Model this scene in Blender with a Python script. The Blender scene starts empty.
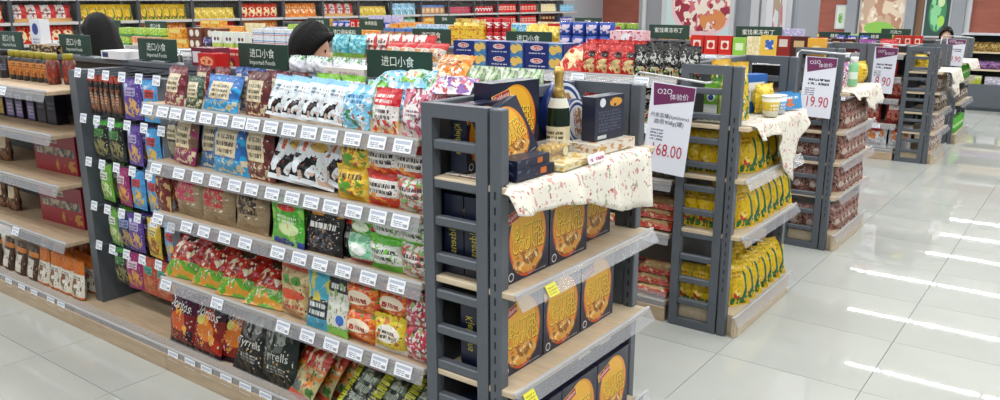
import bpy, bmesh, math, random
from mathutils import Matrix, Vector
R = math.radians
random.seed(7)
SC = bpy.context.scene
COL = SC.collection

# ------------------------------------------------------------------ camera, world, light, exposure
CAM_H = 1.75
cam_data = bpy.data.cameras.new('camera')
cam_data.sensor_width = 36.0
cam_data.lens = 36.0 * 808.0 / 1000.0
cam_data.clip_end = 200
cam = bpy.data.objects.new('camera', cam_data)
cam.location = (0, 0, CAM_H)
cam.rotation_euler = (R(90) - math.atan(200 / 808.0), 0, R(36.6))
COL.objects.link(cam)
SC.camera = cam

world = bpy.data.worlds.new('store_world')
SC.world = world
world.use_nodes = True
world.node_tree.nodes['Background'].inputs[0].default_value = (0.93, 0.97, 1.0, 1)
world.node_tree.nodes['Background'].inputs[1].default_value = 0.20

SC.view_settings.view_transform = 'Standard'
SC.view_settings.look = 'None'
SC.view_settings.gamma = 1.0
SC.view_settings.use_curve_mapping = False
SC.view_settings.exposure = 0.0

CEIL = 3.4
LIGHT_ROWS = [-1.2, 0.95, 3.1, 5.2, 7.3, 9.45, 11.57, 13.8, 16.0, 18.05, 19.75, 21.3]
ROW_X0, ROW_X1 = -13.0, 5.0
for ly in LIGHT_ROWS:
    ld = bpy.data.lights.new('tube_light', 'AREA')
    ld.shape = 'RECTANGLE'
    ld.size = ROW_X1 - ROW_X0
    ld.size_y = 0.055
    ld.energy = 228
    ld.color = (0.96, 0.985, 1.0)
    lo = bpy.data.objects.new('tube_light', ld)
    lo.location = ((ROW_X0 + ROW_X1) / 2, ly, CEIL - 0.09)
    COL.objects.link(lo)

# ------------------------------------------------------------------ helpers: materials
def lin(h):
    if not isinstance(h, str):
        return tuple(h) + ((1,) if len(h) == 3 else ())
    o = []
    for i in (0, 2, 4):
        c = int(h[i:i + 2], 16) / 255
        o.append(c / 12.92 if c <= 0.04045 else ((c + 0.055) / 1.055) ** 2.4)
    return (*o, 1)

MATS = {}
def mat(name, col, rough=0.5, metal=0.0, spec=0.5, alpha=1.0, noise=None, bump=None, trans=0.0):
    if name in MATS:
        return MATS[name]
    m = bpy.data.materials.new(name)
    m.use_nodes = True
    nt = m.node_tree
    b = nt.nodes['Principled BSDF']
    b.inputs['Base Color'].default_value = lin(col)
    b.inputs['Roughness'].default_value = rough
    b.inputs['Metallic'].default_value = metal
    b.inputs['Specular IOR Level'].default_value = spec
    b.inputs['Alpha'].default_value = alpha
    b.inputs['Transmission Weight'].default_value = trans
    if noise:   # (other colour, scale xyz, low, high)
        tc = nt.nodes.new('ShaderNodeTexCoord')
        mp = nt.nodes.new('ShaderNodeMapping')
        mp.inputs['Scale'].default_value = noise[1]
        nz = nt.nodes.new('ShaderNodeTexNoise')
        nz.inputs['Scale'].default_value = 1.0
        nz.inputs['Detail'].default_value = 4
        mr = nt.nodes.new('ShaderNodeMapRange')
        mr.inputs[1].default_value = noise[2]
        mr.inputs[2].default_value = noise[3]
        mx = nt.nodes.new('ShaderNodeMix')
        mx.data_type = 'RGBA'
        mx.inputs[6].default_value = lin(col)
        mx.inputs[7].default_value = lin(noise[0])
        nt.links.new(tc.outputs['Object'], mp.inputs[0])
        nt.links.new(mp.outputs[0], nz.inputs['Vector'])
        nt.links.new(nz.outputs['Fac'], mr.inputs[0])
        nt.links.new(mr.outputs[0], mx.inputs[0])
        nt.links.new(mx.outputs[2], b.inputs['Base Color'])
    if bump:    # (scale, strength)
        tc = nt.nodes.new('ShaderNodeTexCoord')
        nz = nt.nodes.new('ShaderNodeTexNoise')
        nz.inputs['Scale'].default_value = bump[0]
        bp = nt.nodes.new('ShaderNodeBump')
        bp.inputs['Strength'].default_value = bump[1]
        bp.inputs['Distance'].default_value = 0.01
        nt.links.new(tc.outputs['Object'], nz.inputs['Vector'])
        nt.links.new(nz.outputs['Fac'], bp.inputs['Height'])
        nt.links.new(bp.outputs[0], b.inputs['Normal'])
    MATS[name] = m
    return m

def art(name, base, layers=(), rough=0.4, bump=None):
    """Printed packaging: flat print drawn on the pack's own UV map.
    layers: ('v',v0,v1,c) band  ('r',u0,u1,v0,v1,c) rectangle  ('e',cu,cv,ru,rv,c) ellipse
            ('n',region or None,su,sv,thr,c) blotches  ('t',u0,u1,v0,v1,rows,c) fine print lines
            ('d',k,c) diagonal half: v > k*u+o"""
    key = 'art_' + name
    if key in MATS:
        return MATS[key]
    m = bpy.data.materials.new(key)
    m.use_nodes = True
    nt = m.node_tree
    N, L = nt.nodes, nt.links
    b = N['Principled BSDF']
    b.inputs['Roughness'].default_value = rough
    uv = N.new('ShaderNodeUVMap')
    uv.uv_map = 'uv'
    sp = N.new('ShaderNodeSeparateXYZ')
    L.new(uv.outputs[0], sp.inputs[0])
    U, V = sp.outputs[0], sp.outputs[1]
    def math_(op, a, bb=None, c=None):
        n = N.new('ShaderNodeMath')
        n.operation = op
        for i, x in enumerate((a, bb, c)):
            if x is None:
                continue
            if isinstance(x, (int, float)):
                n.inputs[i].default_value = x
            else:
                L.new(x, n.inputs[i])
        return n.outputs[0]
    def band(s, a, c):
        return math_('COMPARE', s, (a + c) / 2, abs(c - a) / 2)
    def rect(u0, u1, v0, v1):
        return math_('MULTIPLY', band(U, u0, u1), band(V, v0, v1))
    def ell(cu, cv, ru, rv):
        a = math_('POWER', math_('ABSOLUTE', math_('DIVIDE', math_('SUBTRACT', U, cu), ru)), 2.0)
        c = math_('POWER', math_('ABSOLUTE', math_('DIVIDE', math_('SUBTRACT', V, cv), rv)), 2.0)
        return math_('LESS_THAN', math_('ADD', a, c), 1.0)
    def noise(su, sv, thr, off):
        vm = N.new('ShaderNodeVectorMath')
        vm.operation = 'MULTIPLY_ADD'
        vm.inputs[1].default_value = (su, sv, 0)
        vm.inputs[2].default_value = (off, off * 1.7, off)
        L.new(uv.outputs[0], vm.inputs[0])
        nz = N.new('ShaderNodeTexNoise')
        nz.inputs['Scale'].default_value = 1.0
        nz.inputs['Detail'].default_value = 1.5
        L.new(vm.outputs[0], nz.inputs['Vector'])
        return math_('GREATER_THAN', nz.outputs['Fac'], thr)
    cur = lin(base)
    off = 3.1
    for ly in layers:
        off += 7.3
        k = ly[0]
        if k == 'v':
            msk = band(V, ly[1], ly[2])
        elif k == 'r':
            msk = rect(*ly[1:5])
        elif k == 'e':
            msk = ell(*ly[1:5])
        elif k == 'n':
            msk = noise(ly[2], ly[3], ly[4], off)
            g = ly[1]
            if g:
                msk = math_('MULTIPLY', msk, rect(*g[1:]) if g[0] == 'r' else ell(*g[1:]))
        elif k == 't':
            msk = math_('MULTIPLY', noise(60 / max(0.3, ly[2] - ly[1]) * 0.4, ly[5] * 1.3, 0.47, off), rect(*ly[1:5]))
            fr = math_('FRACT', math_('MULTIPLY', math_('SUBTRACT', V, ly[3]), ly[5] / (ly[4] - ly[3])))
            msk = math_('MULTIPLY', msk, math_('LESS_THAN', fr, 0.6))
        elif k == 'd':
            msk = math_('GREATER_THAN', math_('ADD', V, math_('MULTIPLY', U, ly[1])), ly[2])
        mx = N.new('ShaderNodeMix')
        mx.data_type = 'RGBA'
        if isinstance(cur, tuple):
            mx.inputs[6].default_value = cur
        else:
            L.new(cur, mx.inputs[6])
        mx.inputs[7].default_value = lin(ly[-1])
        L.new(msk, mx.inputs[0])
        cur = mx.outputs[2]
    if isinstance(cur, tuple):
        b.inputs['Base Color'].default_value = cur
    else:
        L.new(cur, b.inputs['Base Color'])
    if bump:
        tc = N.new('ShaderNodeTexCoord')
        nz = N.new('ShaderNodeTexNoise')
        nz.inputs['Scale'].default_value = bump[0]
        nz.inputs['Detail'].default_value = 1.5
        oi = N.new('ShaderNodeObjectInfo')
        va = N.new('ShaderNodeVectorMath')
        va.operation = 'ADD'
        sc_ = N.new('ShaderNodeMath')
        sc_.operation = 'MULTIPLY'
        sc_.inputs[1].default_value = 20.0
        L.new(oi.outputs['Random'], sc_.inputs[0])
        L.new(sc_.outputs[0], va.inputs[1])
        L.new(tc.outputs['Object'], va.inputs[0])
        bp = N.new('ShaderNodeBump')
        bp.inputs['Strength'].default_value = bump[1]
        bp.inputs['Distance'].default_value = 0.02
        L.new(va.outputs[0], nz.inputs['Vector'])
        L.new(nz.outputs['Fac'], bp.inputs['Height'])
        L.new(bp.outputs[0], b.inputs['Normal'])
    MATS[key] = m
    return m

# ------------------------------------------------------------------ helpers: meshes
class MB:
    """collects faces with UVs and material slots into one mesh"""
    def __init__(self):
        self.v, self.f, self.uv, self.mi, self.sm = [], [], [], [], []
    def face(self, pts, uvs=None, mi=0, smooth=False):
        n = len(self.v)
        self.v += [tuple(p) for p in pts]
        self.f.append(list(range(n, n + len(pts))))
        self.uv.append(uvs or [(9.5, 0.5)] * len(pts))
        self.mi.append(mi)
        self.sm.append(smooth)
    def box(self, x0, x1, y0, y1, z0, z1, mi=0, front=None):
        fm = mi if front is None else front
        q = [(0, 0), (1, 0), (1, 1), (0, 1)]
        o = lambda d: [(a + d, c) for a, c in q]
        self.face([(x0, y0, z0), (x1, y0, z0), (x1, y0, z1), (x0, y0, z1)], o(0), fm)
        self.face([(x1, y1, z0), (x0, y1, z0), (x0, y1, z1), (x1, y1, z1)], o(0), fm)
        self.face([(x1, y0, z0), (x1, y1, z0), (x1, y1, z1), (x1, y0, z1)], o(2), mi)
        self.face([(x0, y1, z0), (x0, y0, z0), (x0, y0, z1), (x0, y1, z1)], o(2), mi)
        self.face([(x0, y0, z1), (x1, y0, z1), (x1, y1, z1), (x0, y1, z1)], o(4), mi)
        self.face([(x0, y1, z0), (x1, y1, z0), (x1, y0, z0), (x0, y0, z0)], o(4), mi)
        return self
    def grid(self, fn, nu, nv, mi=0, flip=False, uvf=None, smooth=True):
        base = len(self.v)
        for j in range(nv + 1):
            for i in range(nu + 1):
                self.v.append(tuple(fn(i / nu, j / nv)))
        for j in range(nv):
            for i in range(nu):
                a = base + j * (nu + 1) + i
                q = [a, a + 1, a + nu + 2, a + nu + 1]
                t = [(i / nu, j / nv), ((i + 1) / nu, j / nv), ((i + 1) / nu, (j + 1) / nv), (i / nu, (j + 1) / nv)]
                if uvf:
                    t = [uvf(*p) for p in t]
                if flip:
                    q.reverse(); t.reverse()
                self.f.append(q); self.uv.append(t); self.mi.append(mi); self.sm.append(smooth)
        return self
    def lathe(self, prof, n=16, mi=0, cx=0, cy=0, z0=0, caps=True, zmax=None):
        """prof: list of (r, z) ; u=0.5 faces -y"""
        top = zmax or max(p[1] for p in prof)
        base = len(self.v)
        m = len(prof)
        for r, z in prof:
            for i in range(n):
                a = 2 * math.pi * i / n + math.pi / 2
                self.v.append((cx + r * math.cos(a), cy + r * math.sin(a), z0 + z))
        for j in range(m - 1):
            for i in range(n):
                i2 = (i + 1) % n
                self.f.append([base + j * n + i, base + j * n + i2, base + (j + 1) * n + i2, base + (j + 1) * n + i])
                v0, v1 = prof[j][1] / top, prof[j + 1][1] / top
                self.uv.append([(i / n, v0), ((i + 1) / n, v0), ((i + 1) / n, v1), (i / n, v1)])
                self.mi.append(mi); self.sm.append(True)
        if caps:
            self.f.append([base + i for i in range(n)][::-1]); self.uv.append([(9.5, .5)] * n); self.mi.append(mi); self.sm.append(False)
            self.f.append([base + (m - 1) * n + i for i in range(n)])
            self.uv.append([(7.5 + .5 * math.cos(2 * math.pi * i / n), .5 + .5 * math.sin(2 * math.pi * i / n)) for i in range(n)])
            self.mi.append(mi); self.sm.append(False)
        return self
    def tube(self, pts, r, n=8, mi=0):
        P = [Vector(p) for p in pts]
        base = len(self.v)
        for k, p in enumerate(P):
            d = (P[min(k + 1, len(P) - 1)] - P[max(k - 1, 0)]).normalized()
            a = d.orthogonal().normalized() if abs(d.z) > .95 else d.cross(Vector((0, 0, 1))).normalized()
            b2 = d.cross(a)
            for i in range(n):
                t = 2 * math.pi * i / n
                self.v.append(tuple(p + a * (r * math.cos(t)) + b2 * (r * math.sin(t))))
        for k in range(len(P) - 1):
            for i in range(n):
                i2 = (i + 1) % n
                self.f.append([base + k * n + i, base + k * n + i2, base + (k + 1) * n + i2, base + (k + 1) * n + i])
                self.uv.append([(9.5, .5)] * 4); self.mi.append(mi); self.sm.append(True)
        for k, rev in ((0, True), (len(P) - 1, False)):
            q = [base + k * n + i for i in range(n)]
            self.f.append(q[::-1] if rev else q); self.uv.append([(9.5, .5)] * n); self.mi.append(mi); self.sm.append(False)
        return self
    def mesh(self, name, *mats):
        me = bpy.data.meshes.new(name)
        me.from_pydata(self.v, [], self.f)
        for m in mats:
            me.materials.append(m)
        ul = me.uv_layers.new(name='uv')
        flat = []
        for t in self.uv:
            for p in t:
                flat += [p[0], p[1]]
        ul.data.foreach_set('uv', flat)
        me.polygons.foreach_set('material_index', self.mi)
        me.polygons.foreach_set('use_smooth', self.sm)
        me.update()
        return me

def bevel_mesh(name, w, d, h, bev, m):
    """bevelled block, base centred at the origin"""
    bm = bmesh.new()
    bmesh.ops.create_cube(bm, size=1)
    bmesh.ops.scale(bm, vec=(w, d, h), verts=bm.verts)
    bmesh.ops.translate(bm, vec=(0, 0, h / 2), verts=bm.verts)
    bmesh.ops.bevel(bm, geom=bm.edges[:], offset=bev, segments=1, affect='EDGES')
    me = bpy.data.meshes.new(name)
    bm.to_mesh(me)
    bm.free()
    me.materials.append(m)
    return me

def add(name, me, parent=None, loc=(0, 0, 0), rot=(0, 0, 0)):
    o = bpy.data.objects.new(name, me)
    COL.objects.link(o)
    o.location = loc
    o.rotation_euler = rot
    if parent:
        o.parent = parent
    return o

def tag(o, label, cat, group=None, kind=None):
    o['label'] = label
    o['category'] = cat
    if group:
        o['group'] = group
    if kind:
        o['kind'] = kind
    return o

def thing(name, label, cat, loc=(0, 0, 0), rot=(0, 0, 0), group=None):
    return tag(add(name, None, None, loc, rot), label, cat, group)

def struct(name, me, label=None):
    o = add(name, me)
    o['kind'] = 'structure'
    if label:
        o['label'] = label
    return o

TXT = {}
def text_pts(s):
    """flat lettering outline: verts normalised to x in -.5...5, centred in y, aspect kept"""
    if s not in TXT:
        c = bpy.data.curves.new('lettering', 'FONT')
        c.body = s
        c.resolution_u = 2
        c.align_x = 'CENTER'
        o = bpy.data.objects.new('lettering', c)
        me = bpy.data.meshes.new_from_object(o)
        vs = [v.co.copy() for v in me.vertices]
        fs = [list(p.vertices) for p in me.polygons]
        bpy.data.objects.remove(o)
        bpy.data.curves.remove(c)
        x0, x1 = min(v.x for v in vs), max(v.x for v in vs)
        y0, y1 = min(v.y for v in vs), max(v.y for v in vs)
        k = 1 / (x1 - x0)
        TXT[s] = ([((v.x - (x0 + x1) / 2) * k, (v.y - (y0 + y1) / 2) * k) for v in vs], fs)
    return TXT[s]

def text_mesh(s, fn, cx, cz, width, m, rot=0.0, tall=1.0):
    """lettering laid on a surface: fn(x,z) -> point"""
    vs, fs = text_pts(s)
    ca, sa = math.cos(rot), math.sin(rot)
    P = []
    for x, y in vs:
        y *= tall
        P.append(fn(cx + width * (x * ca - y * sa), cz + width * (x * sa + y * ca)))
    me = bpy.data.meshes.new('lettering')
    me.from_pydata(P, [], fs)
    me.materials.append(m)
    me.update()
    return me
INK = lambda h: mat('ink_' + h, h, 0.45)

# ------------------------------------------------------------------ helpers: packs
def sgnpow(a, p):
    return math.copysign(abs(a) ** p, a)

def bag_fn(w, h, t, style, seed):
    rnd = random.Random(seed)
    a1, a2, a3 = rnd.uniform(0, 6), rnd.uniform(0, 6), rnd.uniform(0, 6)
    def y_at(u, v):
        e = max(0.0, 1 - abs(2 * u - 1) ** 3.0) ** 0.7
        if style == 'pouch':
            s = max(0.0, min(1.0, (0.97 - v) / 0.9))
            p = s ** 0.75 * (0.55 + 0.45 * min(1, v / 0.15))
        elif style == 'flat':
            s = max(0.0, min(1.0, (v - 0.06) / 0.88))
            p = 0.75 * min(1.0, 6 * s, 6 * (1 - s)) ** 0.6
        else:
            s = max(0.0, min(1.0, (v - 0.07) / 0.86))
            p = math.sin(math.pi * s) ** 0.55
        edge = abs(2 * v - 1) ** 2
        wr = 1 + 0.16 * math.sin(9 * u + 5 * v + a1) * math.sin(7 * v + a2) + 0.08 * math.sin(17 * v + 8 * u + a3) + 0.16 * edge * math.sin(23 * u + a2 + 3 * v)
        return t / 2 * e * p * wr + 0.0012
    def x_at(u, v):
        k = 1 - 0.05 * math.sin(math.pi * v)
        if style == 'pouch':
            k = 1 - 0.06 * v
        return (u - 0.5) * w * k + 0.004 * math.sin(6 * v + a2)
    def S(u, v, side=-1):
        return (x_at(u, v), side * y_at(u, v) + (t / 2 if style != 'x' else 0), v * h + (0.003 * math.sin(40 * u) if v >= 1 else 0))
    return S

def bag_mesh(w, h, t, style, seed, m):
    S = bag_fn(w, h, t, style, seed)
    mb = MB()
    mb.grid(lambda u, v: S(u, v, -1), 12, 14)
    mb.grid(lambda u, v: S(u, v, 1), 8, 9, flip=True)
    return mb.mesh('bag', m), S

KINDS = {}
def kind(key, name, desc, cat, shape, dims, material, texts=(), extra=None):
    """texts: (string, u, v, width fraction, colour, rot, tall)"""
    KINDS[key] = dict(name=name, desc=desc, cat=cat, shape=shape, dims=dims, mat=material, texts=texts, extra=extra, protos=None)

def build_kind(K):
    P = []
    sh, (w, h, t) = K['shape'], K['dims']
    nvar = 2 if sh in ('pillow', 'pouch', 'flat') else 1
    for sd in range(nvar):
        parts = []
        if sh in ('pillow', 'pouch', 'flat'):
            me, S = bag_mesh(w, h, t, sh, hash(K['desc']) % 7 if False else len(K['desc']) + 13 * sd, K['mat'])
            parts.append(('bag', me))
            fn = lambda x, z, S=S: (lambda q: (q[0], q[1] - 0.0012, q[2]))(S(min(.98, max(.02, x / w + .5)), min(.98, max(.02, z / h)), -1))
        elif sh == 'box':
            parts.append(('carton', MB().box(-w / 2, w / 2, 0, t, 0, h).mesh('carton', K['mat'])))
            fn = lambda x, z: (x, -0.0007, z)
        elif sh == 'can':
            r = w / 2
            prof = [(r * .9, 0), (r, .006), (r, h - .006), (r * .93, h)]
            parts.append(('can', MB().lathe(prof, 18, cy=r).mesh('can', K['mat'])))
            fn = lambda x, z: (r * math.sin(x / r), r - (r + .0007) * math.cos(x / r), z)
        elif sh == 'jar':
            r = w / 2
            parts.append(('jar', MB().lathe([(r * .92, 0), (r, .006), (r, h * .74), (r * .7, h * .82)], 14, cy=r, zmax=h * .82).mesh('jar', K['mat'])))
            parts.append(('lid', MB().lathe([(r * .8, h * .80), (r * .82, h * .98), (r * .75, h)], 14, cy=r, zmax=h).mesh('lid', K['extra'])))
            fn = lambda x, z: (x, -0.001, z)
        elif sh == 'cup':
            r = w / 2
            parts.append(('cup', MB().lathe([(r * .78, 0), (r * .95, h * .95)], 16, cy=r).mesh('cup', K['mat'])))
            parts.append(('lid', MB().lathe([(r, h * .94), (r, h * .99), (r * .96, h)], 16, cy=r).mesh('lid', K['extra'])))
            fn = lambda x, z: (x, -0.001, z)
        elif sh == 'tin':      # round tin standing on its rim, face to the front
            r = w / 2
            mb = MB()
            mb.lathe([(r, 0), (r * 1.02, .004), (r, .008), (r, t - .02), (r * 1.02, t - .012), (r, t)], 28)
            me = mb.mesh('tin', K['mat'])
            me.transform(Matrix.Translation((0, t, r)) @ Matrix.Rotation(R(90), 4, 'X'))
            parts.append(('tin', me))
            fn = lambda x, z: (x, -0.001, z)
        elif callable(sh):
            parts, fn = sh(K)
        for tx in K['texts']:
            s, u, v, wf, c = tx[:5]
            rot = tx[5] if len(tx) > 5 else 0
            tall = tx[6] if len(tx) > 6 else 1
            parts.append(('lettering', text_mesh(s, fn, (u - .5) * w, v * h, wf * w, INK(c), R(rot), tall)))
        P.append(parts)
    K['protos'] = P

SEQ = {}
def put(key, x, y, z, label=None, group=None, rz=0.0, lean=0.0, roll=0.0, scale=1.0, sx=1.0):
    """one pack on a shelf: front faces local -y; lean tips its top back; roll turns it in its own plane"""
    K = KINDS[key]
    if K['protos'] is None:
        build_kind(K)
    n = SEQ[key] = SEQ.get(key, -1) + 1
    parts = K['protos'][n % len(K['protos'])]
    M = Matrix.Rotation(R(rz), 3, 'Z') @ Matrix.Rotation(R(-lean), 3, 'X') @ Matrix.Rotation(R(roll), 3, 'Y')
    rot = M.to_euler()
    w_, h_, t_ = (q * scale for q in K['dims'])
    soft = .55 if K['shape'] in ('pillow', 'flat') else 1.0
    z += .0015 + (t_ * soft * math.sin(R(max(0, lean))) + w_ / 2 * abs(math.sin(R(roll))) * math.cos(R(lean)) if K['shape'] not in ('can', 'jar', 'cup') else 0)
    if len(parts) == 1:
        o = add(K['name'], parts[0][1], None, (x, y, z), rot)
        o.scale = (scale * sx, scale, scale)
    else:
        o = add(K['name'], None, None, (x, y, z), rot)
        o.scale = (scale * sx, scale, scale)
        for pn, me in parts:
            add(pn, me, o)
    tag(o, label or K['desc'], K['cat'], group)
    return o

ORD = ['first', 'second', 'third', 'fourth', 'fifth', 'sixth', 'seventh', 'eighth', 'ninth', 'tenth',
       'eleventh', 'twelfth', 'thirteenth', 'fourteenth', 'fifteenth', 'sixteenth']
def row(where, group, z, items, y=2.0, rz=0.0, left=(1, 0), jit=2.0, grow=1.0):
    """items: (kind, position along the shelf from left to right, opts). Labels count repeats from the left."""
    cnt = {}
    for it in items:
        cnt[it[0]] = cnt.get(it[0], 0) + 1
    seen = {}
    for it in items:
        k, p = it[0], it[1]
        op = dict(it[2]) if len(it) > 2 else {}
        seen[k] = seen.get(k, 0) + 1
        d = KINDS[k]['desc']
        if cnt[k] == 1:
            lab = '%s %s' % (d, where)
        elif cnt[k] == 2:
            lab = '%s %s, %s one' % (d, where, 'left' if seen[k] == 1 else 'right')
        else:
            lab = '%s %s, %s from left' % (d, where, ORD[seen[k] - 1])
        if len(lab.split()) > 16:
            lab = lab.replace('in back row of', 'behind on').replace('in back row on', 'behind on').replace(' from left', '').replace(' with ', ', ')
        dy = op.pop('dy', 0)
        dz = op.pop('dz', 0)
        r2 = op.pop('rz', random.uniform(-jit, jit))
        op['scale'] = op.get('scale', 1.0) * grow
        if left == (1, 0):
            put(k, p, y + dy, z + dz, lab, group, rz=r2, **op)
        else:
            put(k, y - dy, p, z + dz, lab, group, rz=90 + r2, **op)

# ------------------------------------------------------------------ materials of the setting
M_STEEL = mat('grey_steel', '5b6067', 0.45, 0.15)
M_STEEL_D = mat('dark_grey_steel', '3c4146', 0.5, 0.1)
M_WOOD = mat('beech_board', 'bfa88b', 0.5, noise=('ad957a', (6, 40, 40), .35, .7))
M_WOOD_L = mat('pale_beech_board', 'd2c0a4', 0.5, noise=('c3ae92', (40, 6, 40), .35, .7))
M_CLEAR = mat('clear_plastic', 'c4c4c8', 0.12, alpha=0.30, spec=.8)
M_LIP = mat('pale_plastic_lip', 'd6d6d8', 0.2, alpha=0.8)
M_TILE = mat('polished_tile', 'bcbdb7', 0.02, spec=0.5, noise=('b1b3ad', (1.3, 1.3, 1.3), .35, .75))
M_GROUT = mat('tile_grout', 'a8a9a1', 0.7)
M_CEIL = mat('ceiling_white', 'dddddb', 0.8)
M_WALL = mat('wall_grey', 'a9adb3', 0.7)
M_RED = mat('red_brown_wall', 'a05a49', 0.6, noise=('8e4c3e', (2, 2, 9), .3, .7))
M_CARD = art('price_card', 'f2f3f6', [('r', .08, .92, .62, .86, 'b9bfd0'), ('t', .1, .62, .12, .55, 3, '6d7690'), ('t', .66, .92, .12, .5, 1, '404860')], 0.35)
M_CARDY = art('yellow_price_card', 'e6df3c', [('t', .1, .9, .15, .85, 3, 'a89b20')], 0.35)
M_WIRE = mat('white_wire', 'd8d8d8', 0.35, 0.3)
M_BLACK = mat('black_plastic', '17181a', 0.4)

# ------------------------------------------------------------------ floor, ceiling, walls
WX0, WX1, WY0, WY1 = -13.6, 9.0, -5.0, 24.0
floor = struct('floor', MB().box(WX0, WX1, WY0, WY1, -0.25, -0.012).mesh('floor', M_GROUT))
TP = 0.69
TX0, TY0 = -1.385, 3.72 - 0.69 * 12
tile_me = MB().box(-TP / 2 + .0015, TP / 2 - .0015, -TP / 2 + .0015, TP / 2 - .0015, 0, .012).mesh('tile', M_TILE)
rest = MB()
near = []
for i in range(-18, 16):
    for j in range(-1, 30):
        cx, cy = TX0 + (i + .5) * TP, TY0 + (j + .5) * TP
        if not (WX0 < cx < WX1 and WY0 < cy < WY1):
            continue
        # tiles of the open aisles the photograph shows
        seen = (cx > -1.9 and cy > 1.2 and cx < -0.9 + 0.18 * cy + .6 and cy < 15.5) or (cx > -5.6 and cy < 2.0 and cy > 0.3 and cx < 0.4)
        if seen:
            near.append((cx, cy))
        else:
            rest.box(cx - TP / 2 + .002, cx + TP / 2 - .002, cy - TP / 2 + .002, cy + TP / 2 - .002, -0.012, 0)
for cx, cy in near[:290]:
    add('tile', tile_me, floor, (cx, cy, -0.012))
ro = add('floor_tiles', rest.mesh('floor_tiles', M_TILE), floor)
ro['kind'] = 'stuff'

struct('ceiling', MB().box(WX0, WX1, WY0, WY1, CEIL + .02, CEIL + .12).mesh('ceiling', M_CEIL))
wall_l = struct('wall_left', MB().box(WX0 - .2, WX0, WY0, WY1, 0, CEIL).mesh('wall', M_WALL))
wall_b = struct('wall_back', MB().box(WX0, WX1, WY1, WY1 + .2, 0, CEIL).mesh('wall', M_RED))

fix_mb = MB()
fix_mb.box(ROW_X0, ROW_X1, -0.06, 0.06, 0, 0.08)
for i in range(int((ROW_X1 - ROW_X0) / 1.22) + 1):
    xx = ROW_X0 + i * 1.22 + .1
    fix_mb.box(xx - .02, xx + .02, -0.04, 0.04, -0.03, 0)
fix_me = fix_mb.mesh('housing', mat('white_enamel', 'f0f0f0', .4))
for i, ly in enumerate(LIGHT_ROWS):
    o = add('ceiling_light', fix_me, None, (0, ly, CEIL - .085))
    tag(o, 'long white tube light running across the ceiling', 'light', 'ceiling tube lights')

# ------------------------------------------------------------------ shelving furniture
MESH = {}
def cached(key, fn):
    if key not in MESH:
        MESH[key] = fn()
    return MESH[key]

def strip_mesh(w, drop=0.055, out=0.02, t=0.003):
    def mk():
        mb = MB()
        p = [(0, 0), (-out, -drop), (-out - t, -drop), (-t, 0)]
        for a in range(4):
            (y0, z0), (y1, z1) = p[a], p[(a + 1) % 4]
            mb.face([(-w / 2, y0, z0), (w / 2, y0, z0), (w / 2, y1, z1), (-w / 2, y1, z1)])
        mb.face([(-w / 2, y, z) for y, z in p]); mb.face([(w / 2, y, z) for y, z in p][::-1])
        mb.box(-w / 2, w / 2, -t - .002, 0.004, -.004, .004, mi=1)
        return mb.mesh('price_strip', M_CLEAR, M_LIP)
    return cached(('strip', round(w, 3), drop, out), mk)

def shelf_mesh(w, d, th=0.022, m=None):
    return cached(('shelf', round(w, 3), round(d, 3), th, (m or M_WOOD).name), lambda: bevel_mesh('shelf', w, d, th, .003, m or M_WOOD))
card_me = MB().box(-.041, .041, -.001, .001, 0, .046).mesh('price_card', M_CARD)
cardy_me = MB().box(-.03, .03, -.001, .001, 0, .042).mesh('price_card', M_CARDY)

def shelf(parent, org, cx, yf, yb, ztop, w, cards=(), rz=0, yellow=(), m=None, drop=0.055, out=0.02, strip=True):
    """a board with a clear price strip and its cards; yf front edge, yb back edge (local before rz)"""
    d = yb - yf
    o = add('shelf', shelf_mesh(w, d, m=m), parent)
    o.location = (cx - org[0], (yf + yb) / 2 - org[1], ztop - .022 - org[2])
    if strip:
        add('price_strip', strip_mesh(w, drop, out), o, (0, -d / 2 - .001, .024))
    ang = math.atan2(out, drop)
    for c in cards:
        add('price_card', card_me, o, (c - cx, -d / 2 - .006 - out * .86, .024 - drop * .86), (-ang, 0, 0))
    for c in yellow:
        add('price_card', cardy_me, o, (c - cx, -d / 2 - .006 - out * .9, .024 - drop * .9), (-ang, 0, 0))
    return o

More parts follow.
